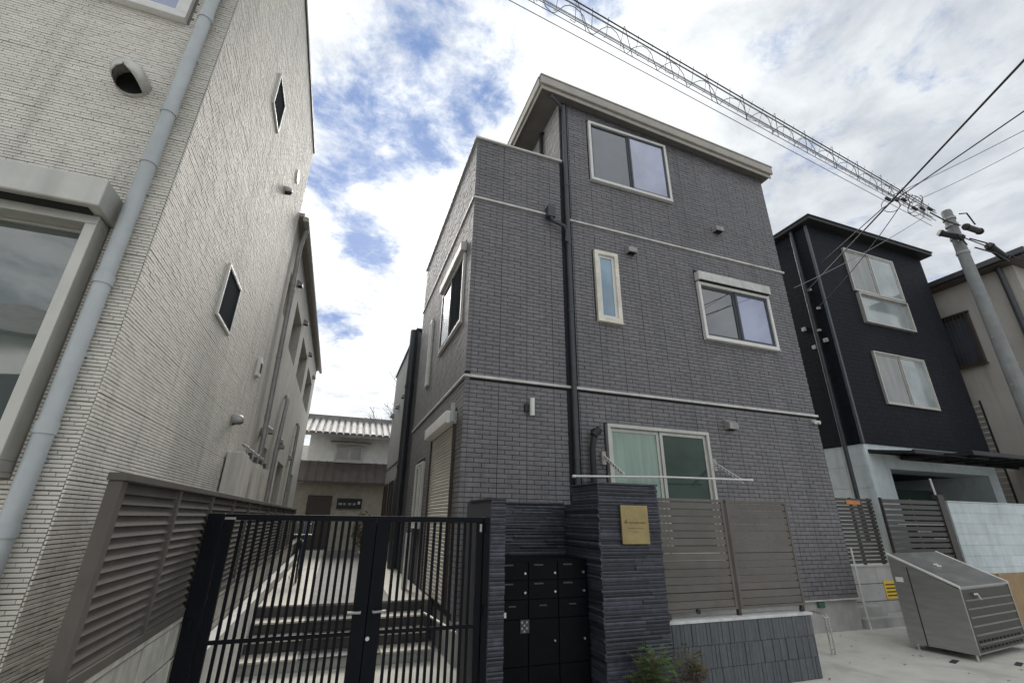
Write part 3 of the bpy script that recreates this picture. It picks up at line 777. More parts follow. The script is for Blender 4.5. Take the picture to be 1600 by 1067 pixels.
# clothes-pole brackets
for x, s in ((3.42, 1), (5.36, 1)):
    bk = F.b(x - .035, 2.22, .003, x + .03, 2.40, .06).build('pole_bracket', M_fascia, H, bevel=.005)
    xe = x - .17 if False else x - .02
    for dz in (0, .035):
        MB().tube([(x, YF - .06, 2.31 + dz), (xe, 5.12, 2.02 + dz)], .009, 8).build('arm', M_white, bk, smooth=True)
    for k in range(7):
        t = (k + .8) / 8; p = Vector((x, YF - .06, 2.31)).lerp(Vector((xe, 5.12, 2.02)), t)
        B(p.x - .008, p.y - .012, p.z - .002, p.x + .008, p.y + .012, p.z + .04).build('notch', M_hood, bk)
pole = thing('laundry_pole', (4.0, 5.12, 2.02), 'white laundry pole resting on wall brackets across the ground-floor window', 'pole')
MB().tube([(2.68, 5.12, 2.0), (4.1, 5.12, 2.045), (5.50, 5.12, 2.062)], .013, 10).build('tube', M_white, pole, smooth=True)
for x, z in ((2.66, 1.999), (5.48, 2.062)): MB().tube([(x, 5.12, z), (x + .04, 5.12, z)], .018, 10).build('end_cap', M_white, pole, smooth=True)
# low white pipe handrail along the passage
wr = thing('white_handrail', (1.27, 5.8, .3), 'thin white handrail beside the steps behind the right gate leaf', 'handrail')
MB().tube([(1.23, 6.88, .365), (1.255, 5.9, .42), (1.27, 5.0, .465)], .013, 8).build('rail', M_white, wr, smooth=True)
MB().tube([(1.275, 4.86, .465), (1.275, 4.86, .0)], .013, 8).build('upright', M_white, wr, smooth=True)
sp = MB().tube([(1.15, 7.9, .487), (1.15, 7.9, 1.28)], .045, 12).build('standpipe', mat('white_pvc', (.74, .74, .72), .4), smooth=True)
tag(sp, 'short thick white pipe standing at the passage edge beside the brick wall', 'pipe')
# base pipe and green cap at right corner
MB().tube([(7.885, 5.62, 1.15), (7.885, 5.62, .3), (7.885, 5.60, 0)], .012, 8).build('conduit', M_white, H, smooth=True)
B(6.98, YF - .012, .33, 7.10, YF + .029, .405).build('air_brick', M_green, H)

# ------------------------------------------------------------------ house behind the main one (right side of passage)
RH = thing('rear_grey_house', (4, 11, 0), 'flat-topped warm grey house behind the brick one, with thick dark downpipes', 'house')
B(1.40, 11.2, .0, 7.0, 15.8, 6.10).build('wall', M_brick_rear, RH)
B(1.36, 11.16, 6.10, 7.04, 15.84, 6.16).build('parapet_cap', M_dkpipe, RH)
B(1.385, 11.16, 2.9, 1.399, 15.8, 2.94).build('band', M_dkpipe, RH)
R2 = Pl('left', 1.40)
for a, b in ((11.9, 12.5), (13.2, 13.9), (14.7, 15.4)): window(RH, R2, a, b, .9, 2.45, M_brownf, [GL_pale], fw=.05, fd=.06, w0=.002)
pipe_part(RH, [(1.30, 11.0, 6.0), (1.30, 11.0, .5)], .10, M_dkpipe, joints=[(1.30, 11.0, 4.5), (1.30, 11.0, 2.6)])
pipe_part(RH, [(1.30, 11.35, 6.0), (1.30, 11.35, .5)], .06, M_dkpipe)
for k in range(3): hood(RH, R2, 12.6 + k * 1.4, 4.6, .14)

# ------------------------------------------------------------------ white house closing the passage
WH = thing('white_plaster_house', (0, 18, .45), 'old white plaster house with grey roof tiles closing the far end of the passage', 'house')
B(-1.22, 18.4, .45, 4.5, 24, 4.49).build('wall', M_plaster, WH)
B(-4.0, 18.9, .45, -1.23, 24, 4.0).build('side_wing', M_plaster, WH)
B(-1.6, 18.05, .45, 4.5, 18.39, 2.62).build('lower_wall', M_olive, WH)
MB().prism([(-1.75, 17.6, 2.60), (4.6, 17.6, 2.60), (4.6, 17.6, 2.66), (-1.75, 17.6, 2.66)], [(-1.75, 18.39, 3.32), (4.6, 18.39, 3.32), (4.6, 18.39, 3.40), (-1.75, 18.39, 3.40)]).build('lower_roof', M_brownroof, WH)
for k in range(22): MB().prism([(-1.7 + k * .29, 17.59, 2.662), (-1.68 + k * .29, 17.59, 2.662), (-1.68 + k * .29, 17.59, 2.69), (-1.7 + k * .29, 17.59, 2.69)], [(-1.7 + k * .29, 18.39, 3.402), (-1.68 + k * .29, 18.39, 3.402), (-1.68 + k * .29, 18.39, 3.43), (-1.7 + k * .29, 18.39, 3.43)]).build('roof_seam', M_brownroof, WH)
MB().prism([(-1.5, 17.75, 4.22), (4.7, 17.75, 4.22), (4.7, 17.75, 4.32), (-1.5, 17.75, 4.32)], [(-1.5, 19.6, 5.05), (4.7, 19.6, 5.05), (4.7, 19.6, 5.15), (-1.5, 19.6, 5.15)]).build('roof', M_rooft, WH)
rt = None
for i in range(26):
    for j in range(7):
        x = -1.5 + i * .235; y = 17.72 + j * .265; z = 4.335 + j * .119
        if x > 2.4: continue
        if rt is None:
            mbb = MB()
            for k in range(5):
                a0 = math.pi * k / 5; a1 = math.pi * (k + 1) / 5
            pts = [(math.cos(math.pi * k / 6) * .105, math.sin(math.pi * k / 6) * .055) for k in range(7)]
            A = [(x + .11 + u, y, z + w) for u, w in pts]; Bq = [(x + .11 + u * .95, y + .29, z + .125 + w) for u, w in pts]
            rt = mbb.prism(A, Bq).build('roof_tile', M_rooft, WH, loc=(x, y, z)).data
        else: inst('roof_tile', rt, WH, (x, y, z))
B(-1.6, 19.5, 5.1, 4.7, 19.75, 5.32).build('ridge', M_rooft, WH)
B(-2.6, 18.6, 4.75, -1.62, 19.6, 5.3).build('side_roof', M_rooft, WH)
W8 = Pl('front', 18.4)
window(WH, W8, -.30, .72, 3.40, 4.0, M_alu, [GL_ochre, GL_ochre], fw=.05, fd=.06)
MB().prism([(-.5, 18.39, 4.10), (.95, 18.39, 4.10), (.95, 18.39, 4.16), (-.5, 18.39, 4.16)], [(-.5, 18.0, 4.02), (.95, 18.0, 4.02), (.95, 18.0, 4.06), (-.5, 18.0, 4.06)]).build('window_canopy', M_fascia, WH)
W7 = Pl('front', 18.05)
W7.b(-.95, .5, .002, -.15, 2.2, .05).build('entrance_door', M_brownf, WH)
sgn = W7.b(.02, 1.78, .002, .86, 2.12, .06).build('dark_sign_panel', M_black, WH)
for k, w in enumerate((.12, .08, .10, .09)): W7.b(.08 + k * .16, 1.90, .0605, .08 + k * .16 + w, 1.97, .064).build('pale_mark', M_hood, sgn)
W7.b(.72, 1.93, .0605, .80, 2.03, .066).build('pale_mark', M_white, sgn)
# bushes in front of the white house
def leaves(mb, c, rad, n, size, rnd, flat=1.0):
    for _ in range(n):
        d = Vector((rnd.gauss(0, 1), rnd.gauss(0, 1), rnd.gauss(0, 1))).normalized() * (rnd.random() ** .4)
        p = Vector(c) + Vector((d.x * rad[0], d.y * rad[1], d.z * rad[2]))
        a = Vector((rnd.uniform(-1, 1), rnd.uniform(-1, 1), rnd.uniform(-.6, .6))).normalized(); b = a.cross(Vector((rnd.uniform(-1, 1), rnd.uniform(-1, 1), rnd.uniform(-1, 1)))).normalized()
        s = size * rnd.uniform(.6, 1.3)
        mb.add([p - a * s, p + b * s * .4, p + a * s, p - b * s * .4], [(0, 1, 2, 3)])
rnd = random.Random(9)
for x, y, s, lb in ((.95, 17.0, .35, 'small dark bush right of the sign panel at the passage end'), (-.95, 16.6, .28, 'small dark green bush at the passage end by the cream rear building')):
    t = thing('garden_bush', (x, y, .45), lb, 'bush')
    mb = MB(); leaves(mb, (x, y, .45 + s * 1.8), (s, s, s * 1.8), 700, .06, rnd); mb.build('foliage', M_leafd if x > 0 else M_leaf, t)
    MB().tube([(x, y, .45), (x, y, .45 + s * 1.8)], .03, 6, .015).build('trunk', M_bark, t)
# bare tree beyond the white house
bt = thing('bare_tree', (3.1, 25, .45), 'leafless tree with fine branches rising behind the white plaster house', 'tree')
tw = MB(); rnd = random.Random(4)
def branch(p, d, l, r, lev):
    q = p + d * l; tw.tube([p, (p + q) / 2 + Vector((rnd.uniform(-.04, .04), rnd.uniform(-.04, .04), 0)) * l, q], r, 5, r * .6, caps=False)
    if lev == 0: return
    for _ in range(4):
        nd = (d + Vector((rnd.uniform(-.8, .8), rnd.uniform(-.8, .8), rnd.uniform(-.2, .6)))).normalized()
        branch(p + d * l * rnd.uniform(.45, 1), nd, l * rnd.uniform(.5, .75), r * .55, lev - 1)
branch(Vector((3.1, 25, 3.2)), Vector((-.1, 0, 1)).normalized(), 2.6, .07, 4)
tw.build('crown', M_bark, bt)
MB().tube([(3.1, 25, .45), (3.1, 25, 3.3)], .12, 8, .07).build('trunk', M_bark, bt)

# bicycle in the passage
bc = thing('parked_bicycle', (-.45, 9.6, .487), 'dark bicycle standing against the left curb of the passage', 'bicycle')
def wheel(y):
    w = MB(); n = 28
    w.tube([(-.45, y + .31 * math.cos(2 * math.pi * k / n), .487 + .325 + .31 * math.sin(2 * math.pi * k / n)) for k in range(n + 1)], .016, 6, caps=False)
    o = w.build('wheel', M_black, bc, smooth=True)
    s = MB()
    for k in range(12): s.tube([(-.45, y, .812), (-.45, y + .3 * math.cos(2 * math.pi * k / 12), .812 + .3 * math.sin(2 * math.pi * k / 12))], .003, 4)
    s.build('spokes', M_chrome, o)
wheel(9.1); wheel(10.15)
MB().tube([(-.45, 10.15, .81), (-.45, 9.75, .80), (-.45, 9.9, 1.28)], .015, 6).tube([(-.45, 9.75, .80), (-.45, 9.25, 1.28), (-.45, 9.88, 1.22)], .015, 6).tube([(-.45, 9.1, .81), (-.45, 9.25, 1.28), (-.45, 9.28, 1.45)], .015, 6).build('frame', M_blue, bc, smooth=True)
MB().tube([(-.72, 9.4, 1.46), (-.6, 9.28, 1.48), (-.3, 9.28, 1.48), (-.18, 9.4, 1.46)], .013, 6).build('handlebar', M_chrome, bc, smooth=True)
B(-.52, 9.8, 1.34, -.38, 10.05, 1.38).build('saddle', M_black, bc, bevel=.02)
MB().tube([(-.45, 9.92, 1.28), (-.45, 9.92, 1.345)], .012, 6).build('seat_post', M_chrome, bc)
bk = MB()
for k in range(9): bk.box(-.6 + k * .036, 8.85, 1.22, -.594 + k * .036, 9.12, 1.42)
bk.box(-.6, 8.85, 1.215, -.3, 9.12, 1.222).build('basket', M_hood, bc)
MB().tube([(-.45, 9.1, .81), (-.62, 10.0, .49)], .01, 6).build('kickstand', M_chrome, bc)

# ------------------------------------------------------------------ dark navy house to the right
NH = thing('navy_narrow_house', (12.5, 6.5, 0), 'narrow dark navy sided house on a pale painted garage storey, right of the brick house', 'house')
XN, YN = 10.27, 6.52  # house and canopy coordinates scaled up about the camera, written as plain numbers
NF, NL = Pl('front', YN), Pl('left', XN)
B(XN, YN, 3.09, 14.76, 13, 8.60).build('wall', M_navyback, NH)
nwh = [(11.39, 13.34, 6.04, 8.20), (11.37, 13.26, 4.00, 5.34)]
tiles(NH, NF, XN + .035, 14.75, 3.11, 8.58, .10, .27, .54, .004, (.005, .006), nwh, M_navy, 'siding_board', 60, offs=(0, .5), seed=31)
tiles(NH, NL, YN + .035, 9.2, 3.11, 8.58, .10, .27, .54, .004, (.005, .006), [], M_navy, 'siding_board', 0, offs=(0, .5), seed=32)
B(XN - .02, YN - .02, 3.09, XN + .032, YN + .032, 8.58).build('corner_trim', mat('slate_trim', (.09, .10, .12), .5), NH)
B(XN - .16, YN - .24, 8.60, 14.92, 13.1, 8.69).build('roof', M_black, NH, bevel=.01)
B(XN - .18, YN - .26, 8.691, 14.94, 13.1, 8.72).build('roof_edge', M_black, NH)
window(NH, NF, 11.41, 13.32, 6.92, 8.16, M_alu, [GL_frost, GL_pale], fw=.035, fd=.06, fm=M_alu, mull=.035, w0=.002, sill=False)
window(NH, NF, 11.47, 13.30, 6.06, 6.88, M_alu, [GL_pale], fw=.035, fd=.09, fm=M_alu, mull=.02, w0=.002, sill=False)
window(NH, NF, 11.39, 13.24, 4.03, 5.31, M_alu, [GL_frost, GL_pale], fw=.035, fd=.06, fm=M_alu, mull=.035, w0=.002, sill=False)
pipe_part(NH, [(XN - .06, YN + .36, 8.6), (XN - .06, YN + .36, 1.2)], .045, M_dkpipe, joints=[(XN - .06, YN + .36, 6.6), (XN - .06, YN + .36, 4.8)])
for z, y in ((5.45, .15), (5.38, .45), (5.9, .6)):
    NL.b(YN + y, z, .007, YN + y + .09, z + .09, .06).build('junction_box', M_offw, NH)
gb = MB().box(XN + .02, YN + .02, 0, 10.93, 13, 3.088).box(10.93, YN + .02, 2.60, 14.38, 7.2, 3.088).box(14.38, YN + .02, 0, 14.73, 13, 3.088).box(10.94, 11.0, 0, 14.37, 11.1, 3.08)
gb.build('garage_wall', M_wpaint, NH)
B(10.94, 7.21, 2.60, 14.37, 10.99, 2.7).build('garage_ceiling', M_black, NH)
NL2 = Pl('left', XN + .02)
for k in range(7):
    for q in range(6): NL2.b(YN + .04 + q * .46, .44 * k + .003, 0, YN + .49 + q * .46, .44 * k + .435, .010).build('painted_block', M_wpaint, NH)
B(12.7, 7.6, 1.2, 14.2, 7.66, 2.3).build('garage_window', GL_green2, NH)
for i, (xa, xb, y1, z0, z1, lb) in enumerate(((10.4, 12.76, 5.74, 2.90, 2.80, 'black-framed flat canopy nearest the brick house, over the pale garage front'), (11.3, 16.5, 5.28, 2.80, 2.77, 'wide black-framed flat canopy over the right part of the garage front'))):
    cp = thing('carport_canopy', ((xa + xb) / 2, 5.8, z0), lb, 'canopy', 'canopies over the garage')
    n = 4 if i == 0 else 7
    yb = YN - .015 if i == 0 else 6.46
    for k in range(n + 1):
        x = xa + (xb - xa) * k / n
        MB().prism([(x - .02, yb, z0), (x + .02, yb, z0), (x + .02, yb, z0 + .06), (x - .02, yb, z0 + .06)], [(x - .02, y1, z1), (x + .02, y1, z1), (x + .02, y1, z1 + .05), (x - .02, y1, z1 + .05)]).build('rafter', M_black, cp)
        if k < n:
            xx = xa + (xb - xa) * (k + 1) / n
            MB().prism([(x + .02, yb, z0 + .055), (xx - .02, yb, z0 + .055), (xx - .02, yb, z0 + .06), (x + .02, yb, z0 + .06)], [(x + .02, y1, z1 + .045), (xx - .02, y1, z1 + .045), (xx - .02, y1, z1 + .05), (x + .02, y1, z1 + .05)]).build('panel', mat('smoke_panel', (.05, .055, .06), .25), cp)
    B(xa - .02, y1 - .05, z1 - .01, xb + .02, y1 + .0, z1 + .07).build('gutter', M_black, cp, bevel=.01)
    B(xa - .02, yb + .001, z0 - .01, xb + .02, yb + .03, z0 + .07).build('wall_beam', M_black, cp)

# entrance of the navy house: steps, low wall, slatted fences, sticker
es = B(7.9, 5.80, .0, 8.62, 5.99, .27).build('entrance_steps', M_conc, kind='structure')
B(7.9, 5.66, .0, 9.3, 5.985, .13).build('entrance_steps', M_conc, kind='structure')
lw = thing('low_grey_wall', (8.5, 6.0, 0), 'low grey rendered wall with a yellow sticker behind the steel refuse bin', 'wall')
B(7.9, 6.0, 0, 9.4, 6.12, .82).build('wall_panel', M_conc, lw)
B(7.9, 5.985, .821, 9.42, 6.14, .845).build('coping', M_conc, lw)
for z in (.3, .56): B(7.9, 5.9965, z, 9.4, 5.9995, z + .008).build('joint', M_soil, lw)
stk = B(9.0, 5.988, .33, 9.36, 5.9985, .60).build('yellow_sticker', M_yellow, lw)
for k in range(4): B(9.03, 5.9855, .53 - k * .055, 9.3 - .04 * (k % 2), 5.9875, .55 - k * .055).build('printed_line', M_print, stk)
def hslats(x0, x1, y, z0, z1, n, lb, posts, mt, skew=0):
    t = thing('slat_fence', ((x0 + x1) / 2, y, z0), lb, 'fence', 'dark slat fences before the navy house')
    h = (z1 - z0) / n
    for k in range(n): B(x0, y - .01, z0 + k * h, x1, y + .01, z0 + k * h + h * .74).build('slat', mt, t)
    for p in posts: B(p - .02, y + .0105, z0 - .04, p + .02, y + .05, z1).build('post', mt, t)
    return t
M_dslat = mat('charcoal_slat', (.06, .055, .052), .45, .2, rand=.15)
t1 = hslats(7.92, 9.32, 6.05, .87, 1.95, 17, 'charcoal slat fence on the low grey wall, nearest the brick house', (8.3, 8.8, 9.28), M_dslat)
B(8.62, 6.026, 1.83, 8.98, 6.0385, 1.90).build('orange_label', M_orange, t1)
t2 = hslats(9.36, 11.02, 5.90, .18, 1.96, 19, 'charcoal slat gate between the low grey wall and the white block wall', (9.39, 10.2, 11.0), M_dslat)
for a, b, z in ((9.6, 10.9, 1.50), (10.1, 10.5, 1.38), (10.5, 10.85, 1.26), (10.55, 10.9, .86)): B(a, 5.876, z, b, 5.889, z + .012).build('pale_strip', M_hood, t2)
B(10.98, 5.87, 0.02, 11.16, 5.97, 2.05).build('end_post', M_dslat, t2)
MB().tube([(11.3, 6.05, 1.6), (11.28, 6.07, 2.38)], .02, 8).build('white_post', M_white, t2)
ww = thing('white_block_wall', (13, 5.3, 0), 'pale blue-white painted block wall at the right behind the refuse bin', 'wall')
B(11.20, 5.87, 0, 18.0, 6.02, 1.92).build('wall_core', M_wpaint, ww)
for rr_ in range(10):
    x = 11.20 - (.2 if rr_ % 2 else 0) - .001
    while x < 17:
        a = max(x, 11.2); b = x + .6
        B(a, 5.860, rr_ * .192, b - .004, 5.871, rr_ * .192 + .187).build('painted_block', M_wpaint, ww)
        x += .6
B(11.19, 5.85, 1.922, 18, 6.03, 1.945).build('coping', M_wpaint, ww)

# ------------------------------------------------------------------ beige house at far right
BH = thing('beige_rendered_house', (18, 5, 0), 'beige rendered house at the right edge with dark eaves and a barred window', 'house')
B(15.6, 5.11, 0, 23, 16, 7.80).build('wall', M_beige, BH)  # this house too: coordinates enlarged about the camera, then baked in
B(15.25, 4.75, 7.80, 23.4, 16.3, 7.88).build('soffit', M_brownf, BH)
B(15.17, 4.66, 7.85, 15.249, 16.3, 8.00).build('gutter', M_dkpipe, BH, bevel=.01)
B(15.25, 4.66, 7.881, 23.4, 4.749, 8.00).build('gutter', M_dkpipe, BH, bevel=.01)
MB().prism([(15.2, 4.7, 8.01), (23.4, 4.7, 8.01), (23.4, 16.3, 8.01), (15.2, 16.3, 8.01)], [(18, 7.2, 9.0), (21, 7.2, 9.0), (21, 14, 9.0), (18, 14, 9.0)]).build('roof', M_dkpipe, BH)
BL = Pl('left', 15.6)
bw = window(BH, BL, 6.27, 7.08, 5.49, 6.96, M_brownf, [GL_mid], fw=.06, fd=.08, w0=.002)
for k in range(9): BL.b(6.32 + k * .088, 5.49, .12, 6.337 + k * .088, 6.94, .135).build('bar', M_brownf, bw)
for z in (5.45, 6.94): BL.b(6.22, z, .08, 7.13, z + .035, .15).build('bar_rail', M_brownf, bw)
pipe_part(BH, [(15.48, 5.34, 7.80), (15.51, 5.34, 7.6), (15.51, 5.34, 0)], .062, M_dkpipe)
gz = thing('wall_lattice', (15.5, 6.8, 1.6), 'tall narrow pale lattice on the beige wall between the houses', 'lattice')
for u in (6.68, 6.97): BL.b(u, 1.6, .06, u + .035, 4.56, .09).build('rail', M_black, gz)
for k in range(21): BL.b(6.716, 1.65 + k * .138, .065, 6.969, 1.685 + k * .138, .085).build('rung', M_offw, gz)

# ------------------------------------------------------------------ stainless refuse bin
T = thing('refuse_bin', (7.38, 4.04, 0), 'stainless steel refuse bin with sloping lid standing on the concrete at right', 'bin')
ox, oy = 7.38, 4.04; er = Vector((.9925, .122, 0)); eb = Vector((-.122, .9925, 0))
def bp(u, d, z): return Vector((ox, oy, 0)) + er * u + eb * d + Vector((0, 0, z))
WB, DB = 1.42, .68
def bbox(u0, u1, d0, d1, z0, z1):
    return MB().prism([bp(u0, d0, z0), bp(u1, d0, z0), bp(u1, d1, z0), bp(u0, d1, z0)], [bp(u0, d0, z1), bp(u1, d0, z1), bp(u1, d1, z1), bp(u0, d1, z1)])
sd = [(0, .07), (DB, .07), (DB, 1.10), (0, .765)]
MB().prism([bp(.012, d, z) for d, z in sd], [bp(WB - .012, d, z) for d, z in sd]).build('body', M_steel, T)
for u in (0, WB - .011): MB().prism([bp(u, d, z) for d, z in sd], [bp(u + .011, d, z) for d, z in sd]).build('side_panel', M_steel, T)
ld = [(-.02, .768), (DB + .01, 1.103), (DB + .01, 1.125), (-.02, .79)]
lid = MB().prism([bp(.03, d, z) for d, z in ld], [bp(WB - .03, d, z) for d, z in ld]).build('lid', M_steel, T, bevel=.003)
for u in (-.005, WB - .028):
    MB().prism([bp(u, d, z + .004) for d, z in ld], [bp(u + .033, d, z) for d, z in ld[:2]] + [bp(u + .033, d, z + .010) for d, z in ld[2:]]).build('lid_edge', M_offw, lid)
s0 = Vector((0, .49)); 
def lidp(u, d): return bp(u, d, .793 + (d + .02) * .49)
for (a, b) in ((.50, .54), (.56, .60)):
    for q0, q1 in ((.34, .355), (.375, .39)):
        MB().prism([lidp(a, q0), lidp(b, q0), lidp(b, q1), lidp(a, q1)], [lidp(a, q0) + Vector((0, 0, .012)), lidp(b, q0) + Vector((0, 0, .012)), lidp(b, q1) + Vector((0, 0, .012)), lidp(a, q1) + Vector((0, 0, .012))]).build('lid_handle', M_white, lid)
fp = bbox(.03, WB - .03, -.012, -.001, .09, .75).build('front_panel', mat('dark_steel', (.06, .055, .05), .4, .6), T)
for k in range(6):
    z = .17 + k * .092
    MB().prism([bp(.06, -.013, z), bp(.06, -.030, z + .002), bp(.06, -.030, z + .006), bp(.06, -.013, z + .014)], [bp(WB - .06, -.013, z), bp(WB - .06, -.030, z + .002), bp(WB - .06, -.030, z + .006), bp(WB - .06, -.013, z + .014)]).build('louvre', M_steel, T)
for r in range(2):
    for k in range(11): bbox(.12 + k * .11, .17 + k * .11, -.019, -.0125, .115 + r * .075 * 1.0, .135 + r * .075).build('vent_hole', M_dkhole, fp)
bbox(.0, .028, -.018, 0, .07, .765).build('corner_post', M_steel, T); bbox(WB - .028, WB, -.018, 0, .07, .765).build('corner_post', M_steel, T)
MB().tube([bp(.28, -.03, .70), bp(.36, -.04, .70), bp(.40, -.045, .64)], .012, 8).build('latch', M_chrome, T, smooth=True)
for u in (.02, WB - .02):
    for d in (.02, DB - .08):
        ft = MB().tube([bp(u, d, .0), bp(u, d, .07)], .012, 8).build('foot', M_chrome, T, smooth=True)
        MB().tube([bp(u, d, .0), bp(u, d, .012)], .025, 10).build('foot_pad', M_chrome, ft, smooth=True)
bbox(-.004, -.001, DB - .12, DB - .03, .78, .84).build('sticker', M_white, T)
bbox(-.006, 0.0, DB - .2, DB - .19, .07, .97).build('side_seam', M_black, T)
# board leaning behind it
tb = thing('tan_board', (10.5, 5.0, 0), 'tan board box standing to the right behind the steel bin', 'box')
B(10.3, 5.0, 0, 12.0, 5.03, .78).build('front_board', M_tan, tb)
B(10.3, 5.031, 0, 10.33, 5.35, .77).build('side_board', M_tan, tb)
# dark oblong marks on the paving, built as thin flat boxes
for i, (x, y, lb) in enumerate(((7.12, 4.16, 'dark oblong mark on the concrete left of the bin feet'), (7.75, 3.86, 'dark oblong mark on the concrete in front of the bin'), (9.0, 4.2, 'dark oblong mark on the concrete at the right frame edge'))):
    o = B(x - .10, y - .03, .001, x + .10, y + .03, .006).build('ground_mark', M_dkpipe, label=lb, cat='plate', group='marks on the paving')
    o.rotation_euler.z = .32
# chrome parking hoop
hp = thing('steel_hoop', (5.97, 4.82, 0), 'small bent chrome hoop standing on the concrete beside the ribbed tile wall', 'bollard')
for dx in (0, .06):
    MB().tube([(5.97 + dx, 4.80, 0), (5.97 + dx, 4.80, .40), (5.97 + dx, 4.84, .43), (5.97 + dx, 5.0, .44)], .010, 8).build('leg', M_chrome, hp, smooth=True)
MB().tube([(5.97, 4.80, .40), (6.03, 4.80, .40)], .009, 8).build('cross_bar', M_chrome, hp, smooth=True)

# ------------------------------------------------------------------ utility pole and cables
UP = thing('utility_pole', (11.22, 4.25, 0), 'grey concrete utility pole with dark cable closures in front of the beige house', 'utility pole')
MB().tube([(11.22, 4.25, 0), (11.22, 4.25, 3.8), (11.22, 4.25, 7.62)], .142, 24, .088).build('shaft', M_pole, UP, smooth=True)
MB().disc((11.22, 4.25, 7.62), (0, 0, 1), .08, .03, 20).build('cap', M_pole, UP)
for z in (6.95, 7.25, 7.42, 6.6): MB().tube([(11.22, 4.25, z), (11.22, 4.25, z + .05)], .108, 20).build('steel_band', M_hood, UP, smooth=True)
for k in range(8): MB().tube([(11.22 + .14 * (-1) ** k, 4.25, 2.5 + k * .45), (11.22 + .26 * (-1) ** k, 4.22, 2.5 + k * .45)], .012, 6).build('step_bolt', M_hood, UP)
for i, (a, b, r) in enumerate((((10.75, 4.30, 7.03), (11.12, 4.12, 6.88), .06), ((11.36, 4.12, 7.22), (11.85, 4.10, 7.2), .06), ((12.05, 4.15, 6.95), (12.55, 4.15, 6.74), .07))):
    A, Bb = Vector(a), Vector(b)
    o = MB().tube([A, A.lerp(Bb, .12), A.lerp(Bb, .88), Bb], r, 12).build('cable_closure', M_wire, UP, smooth=True)
    for t in (.1, .9): MB().tube([A.lerp(Bb, t - .02), A.lerp(Bb, t + .02)], r * 1.2, 12).build('clamp', M_wire, o)
for pts in ([(11.2, 4.12, 7.2), (10.9, 4.2, 7.3), (10.6, 4.25, 7.45)], [(11.3, 4.1, 7.5), (11.6, 4.1, 7.6), (11.75, 4.1, 7.35)], [(11.3, 4.1, 6.9), (11.6, 4.0, 6.8), (12.1, 4.15, 6.9)], [(11.35, 4.1, 6.7), (11.8, 4.0, 6.6), (12.6, 4.15, 6.7)], [(11.1, 4.1, 6.7), (10.9, 4.1, 6.9), (10.8, 4.25, 7.0)]):
    MB().tube(pts, .014, 6).build('jumper', M_wire, UP, smooth=True)
def sagline(a, b, sag, n=24):
    a, b = Vector(a), Vector(b)
    return [a.lerp(b, i / n) - Vector((0, 0, sag * 4 * (i / n) * (1 - i / n))) for i in range(n + 1)]
# bundle: direction through (1.59,3.38,7.6) .. (10.66,4.39,7.6)
cb = thing('overhead_cable_bundle', (4, 3.7, 7.6), 'bundle of overhead cables held by spiral hangers, crossing the sky to the pole', 'cable')
A0 = Vector((-14, 1.64, 7.55)); A1 = Vector((11.1, 4.42, 7.55))
offs = [(-.10, .27, .020, M_wire), (-.10, .16, .013, M_wireg), (-.06, .21, .010, M_wireg), (.06, .10, .010, M_wireg), (.02, .06, .012, M_wireg), (.10, -.02, .012, M_wireg), (-.02, -.10, .013, M_wireg), (.14, -.21, .012, M_wireg)]
for dy, dz, r, mm in offs:
    MB().tube(sagline(A0 + Vector((0, dy, dz)), A1 + Vector((0, dy * .6, dz * .6)), .0, 30), r * .5, 6).build('cable', mm, cb, smooth=True)
sp_ = MB(); rnd = random.Random(2); N = 420
pts = []
for i in range(N):
    t = i / N; c = A0.lerp(A1, t); a = i * .62 + .5 * math.sin(i * .11)
    pts.append(c + Vector((0, .07 * math.cos(a) + rnd.uniform(-.01, .01), .03 + .13 * math.sin(a) + rnd.uniform(-.012, .012))))
sp_.tube(pts, .0055, 5).build('spiral_hanger', M_wireg, cb, smooth=True)
for k in range(62):
    ties = MB()
    t = .36 + .64 * k / 62; c = A0.lerp(A1, t); y_ = rnd.uniform(-.03, .03)
    ties.tube([c + Vector((0, -.10 * .8, .25)), c + Vector((rnd.uniform(-.05, .05), .05 + y_, .02)), c + Vector((rnd.uniform(-.12, .12), -.01, -.09))], .0042, 4)
    ties.build('cable_tie', M_wireg, cb)
    if k % 3 == 0: MB().tube([c + Vector((0, -.09, .24)), c + Vector((.22, .09, -.02))], .005, 4).build('cable_tie', M_wireg, cb)
rnd = random.Random(8)
jn = MB()
for k in range(7):
    c = Vector((9.4 + k * .16, 4.26 + rnd.uniform(-.1, .1), 7.5 + rnd.uniform(-.15, .15)))
    rr = rnd.uniform(.08, .19); n = 14; ax = Vector((rnd.uniform(-1, 1), rnd.uniform(-1, 1), rnd.uniform(-1, 1))).normalized(); a = ax.orthogonal().normalized(); b = ax.cross(a)
    jn.tube([c + a * rr * math.cos(2 * math.pi * j / n) + b * rr * math.sin(2 * math.pi * j / n) for j in range(n)], .007, 5)
jn.build('slack_loop', M_wire, cb, smooth=True)
for k in range(6):
    c = Vector((9.3 + k * .27, 4.27, 7.45 + (k % 3) * .07)); MB().tube([c, c + Vector((.12, .01, -.01))], .03, 8).build('splice', M_wire, cb)
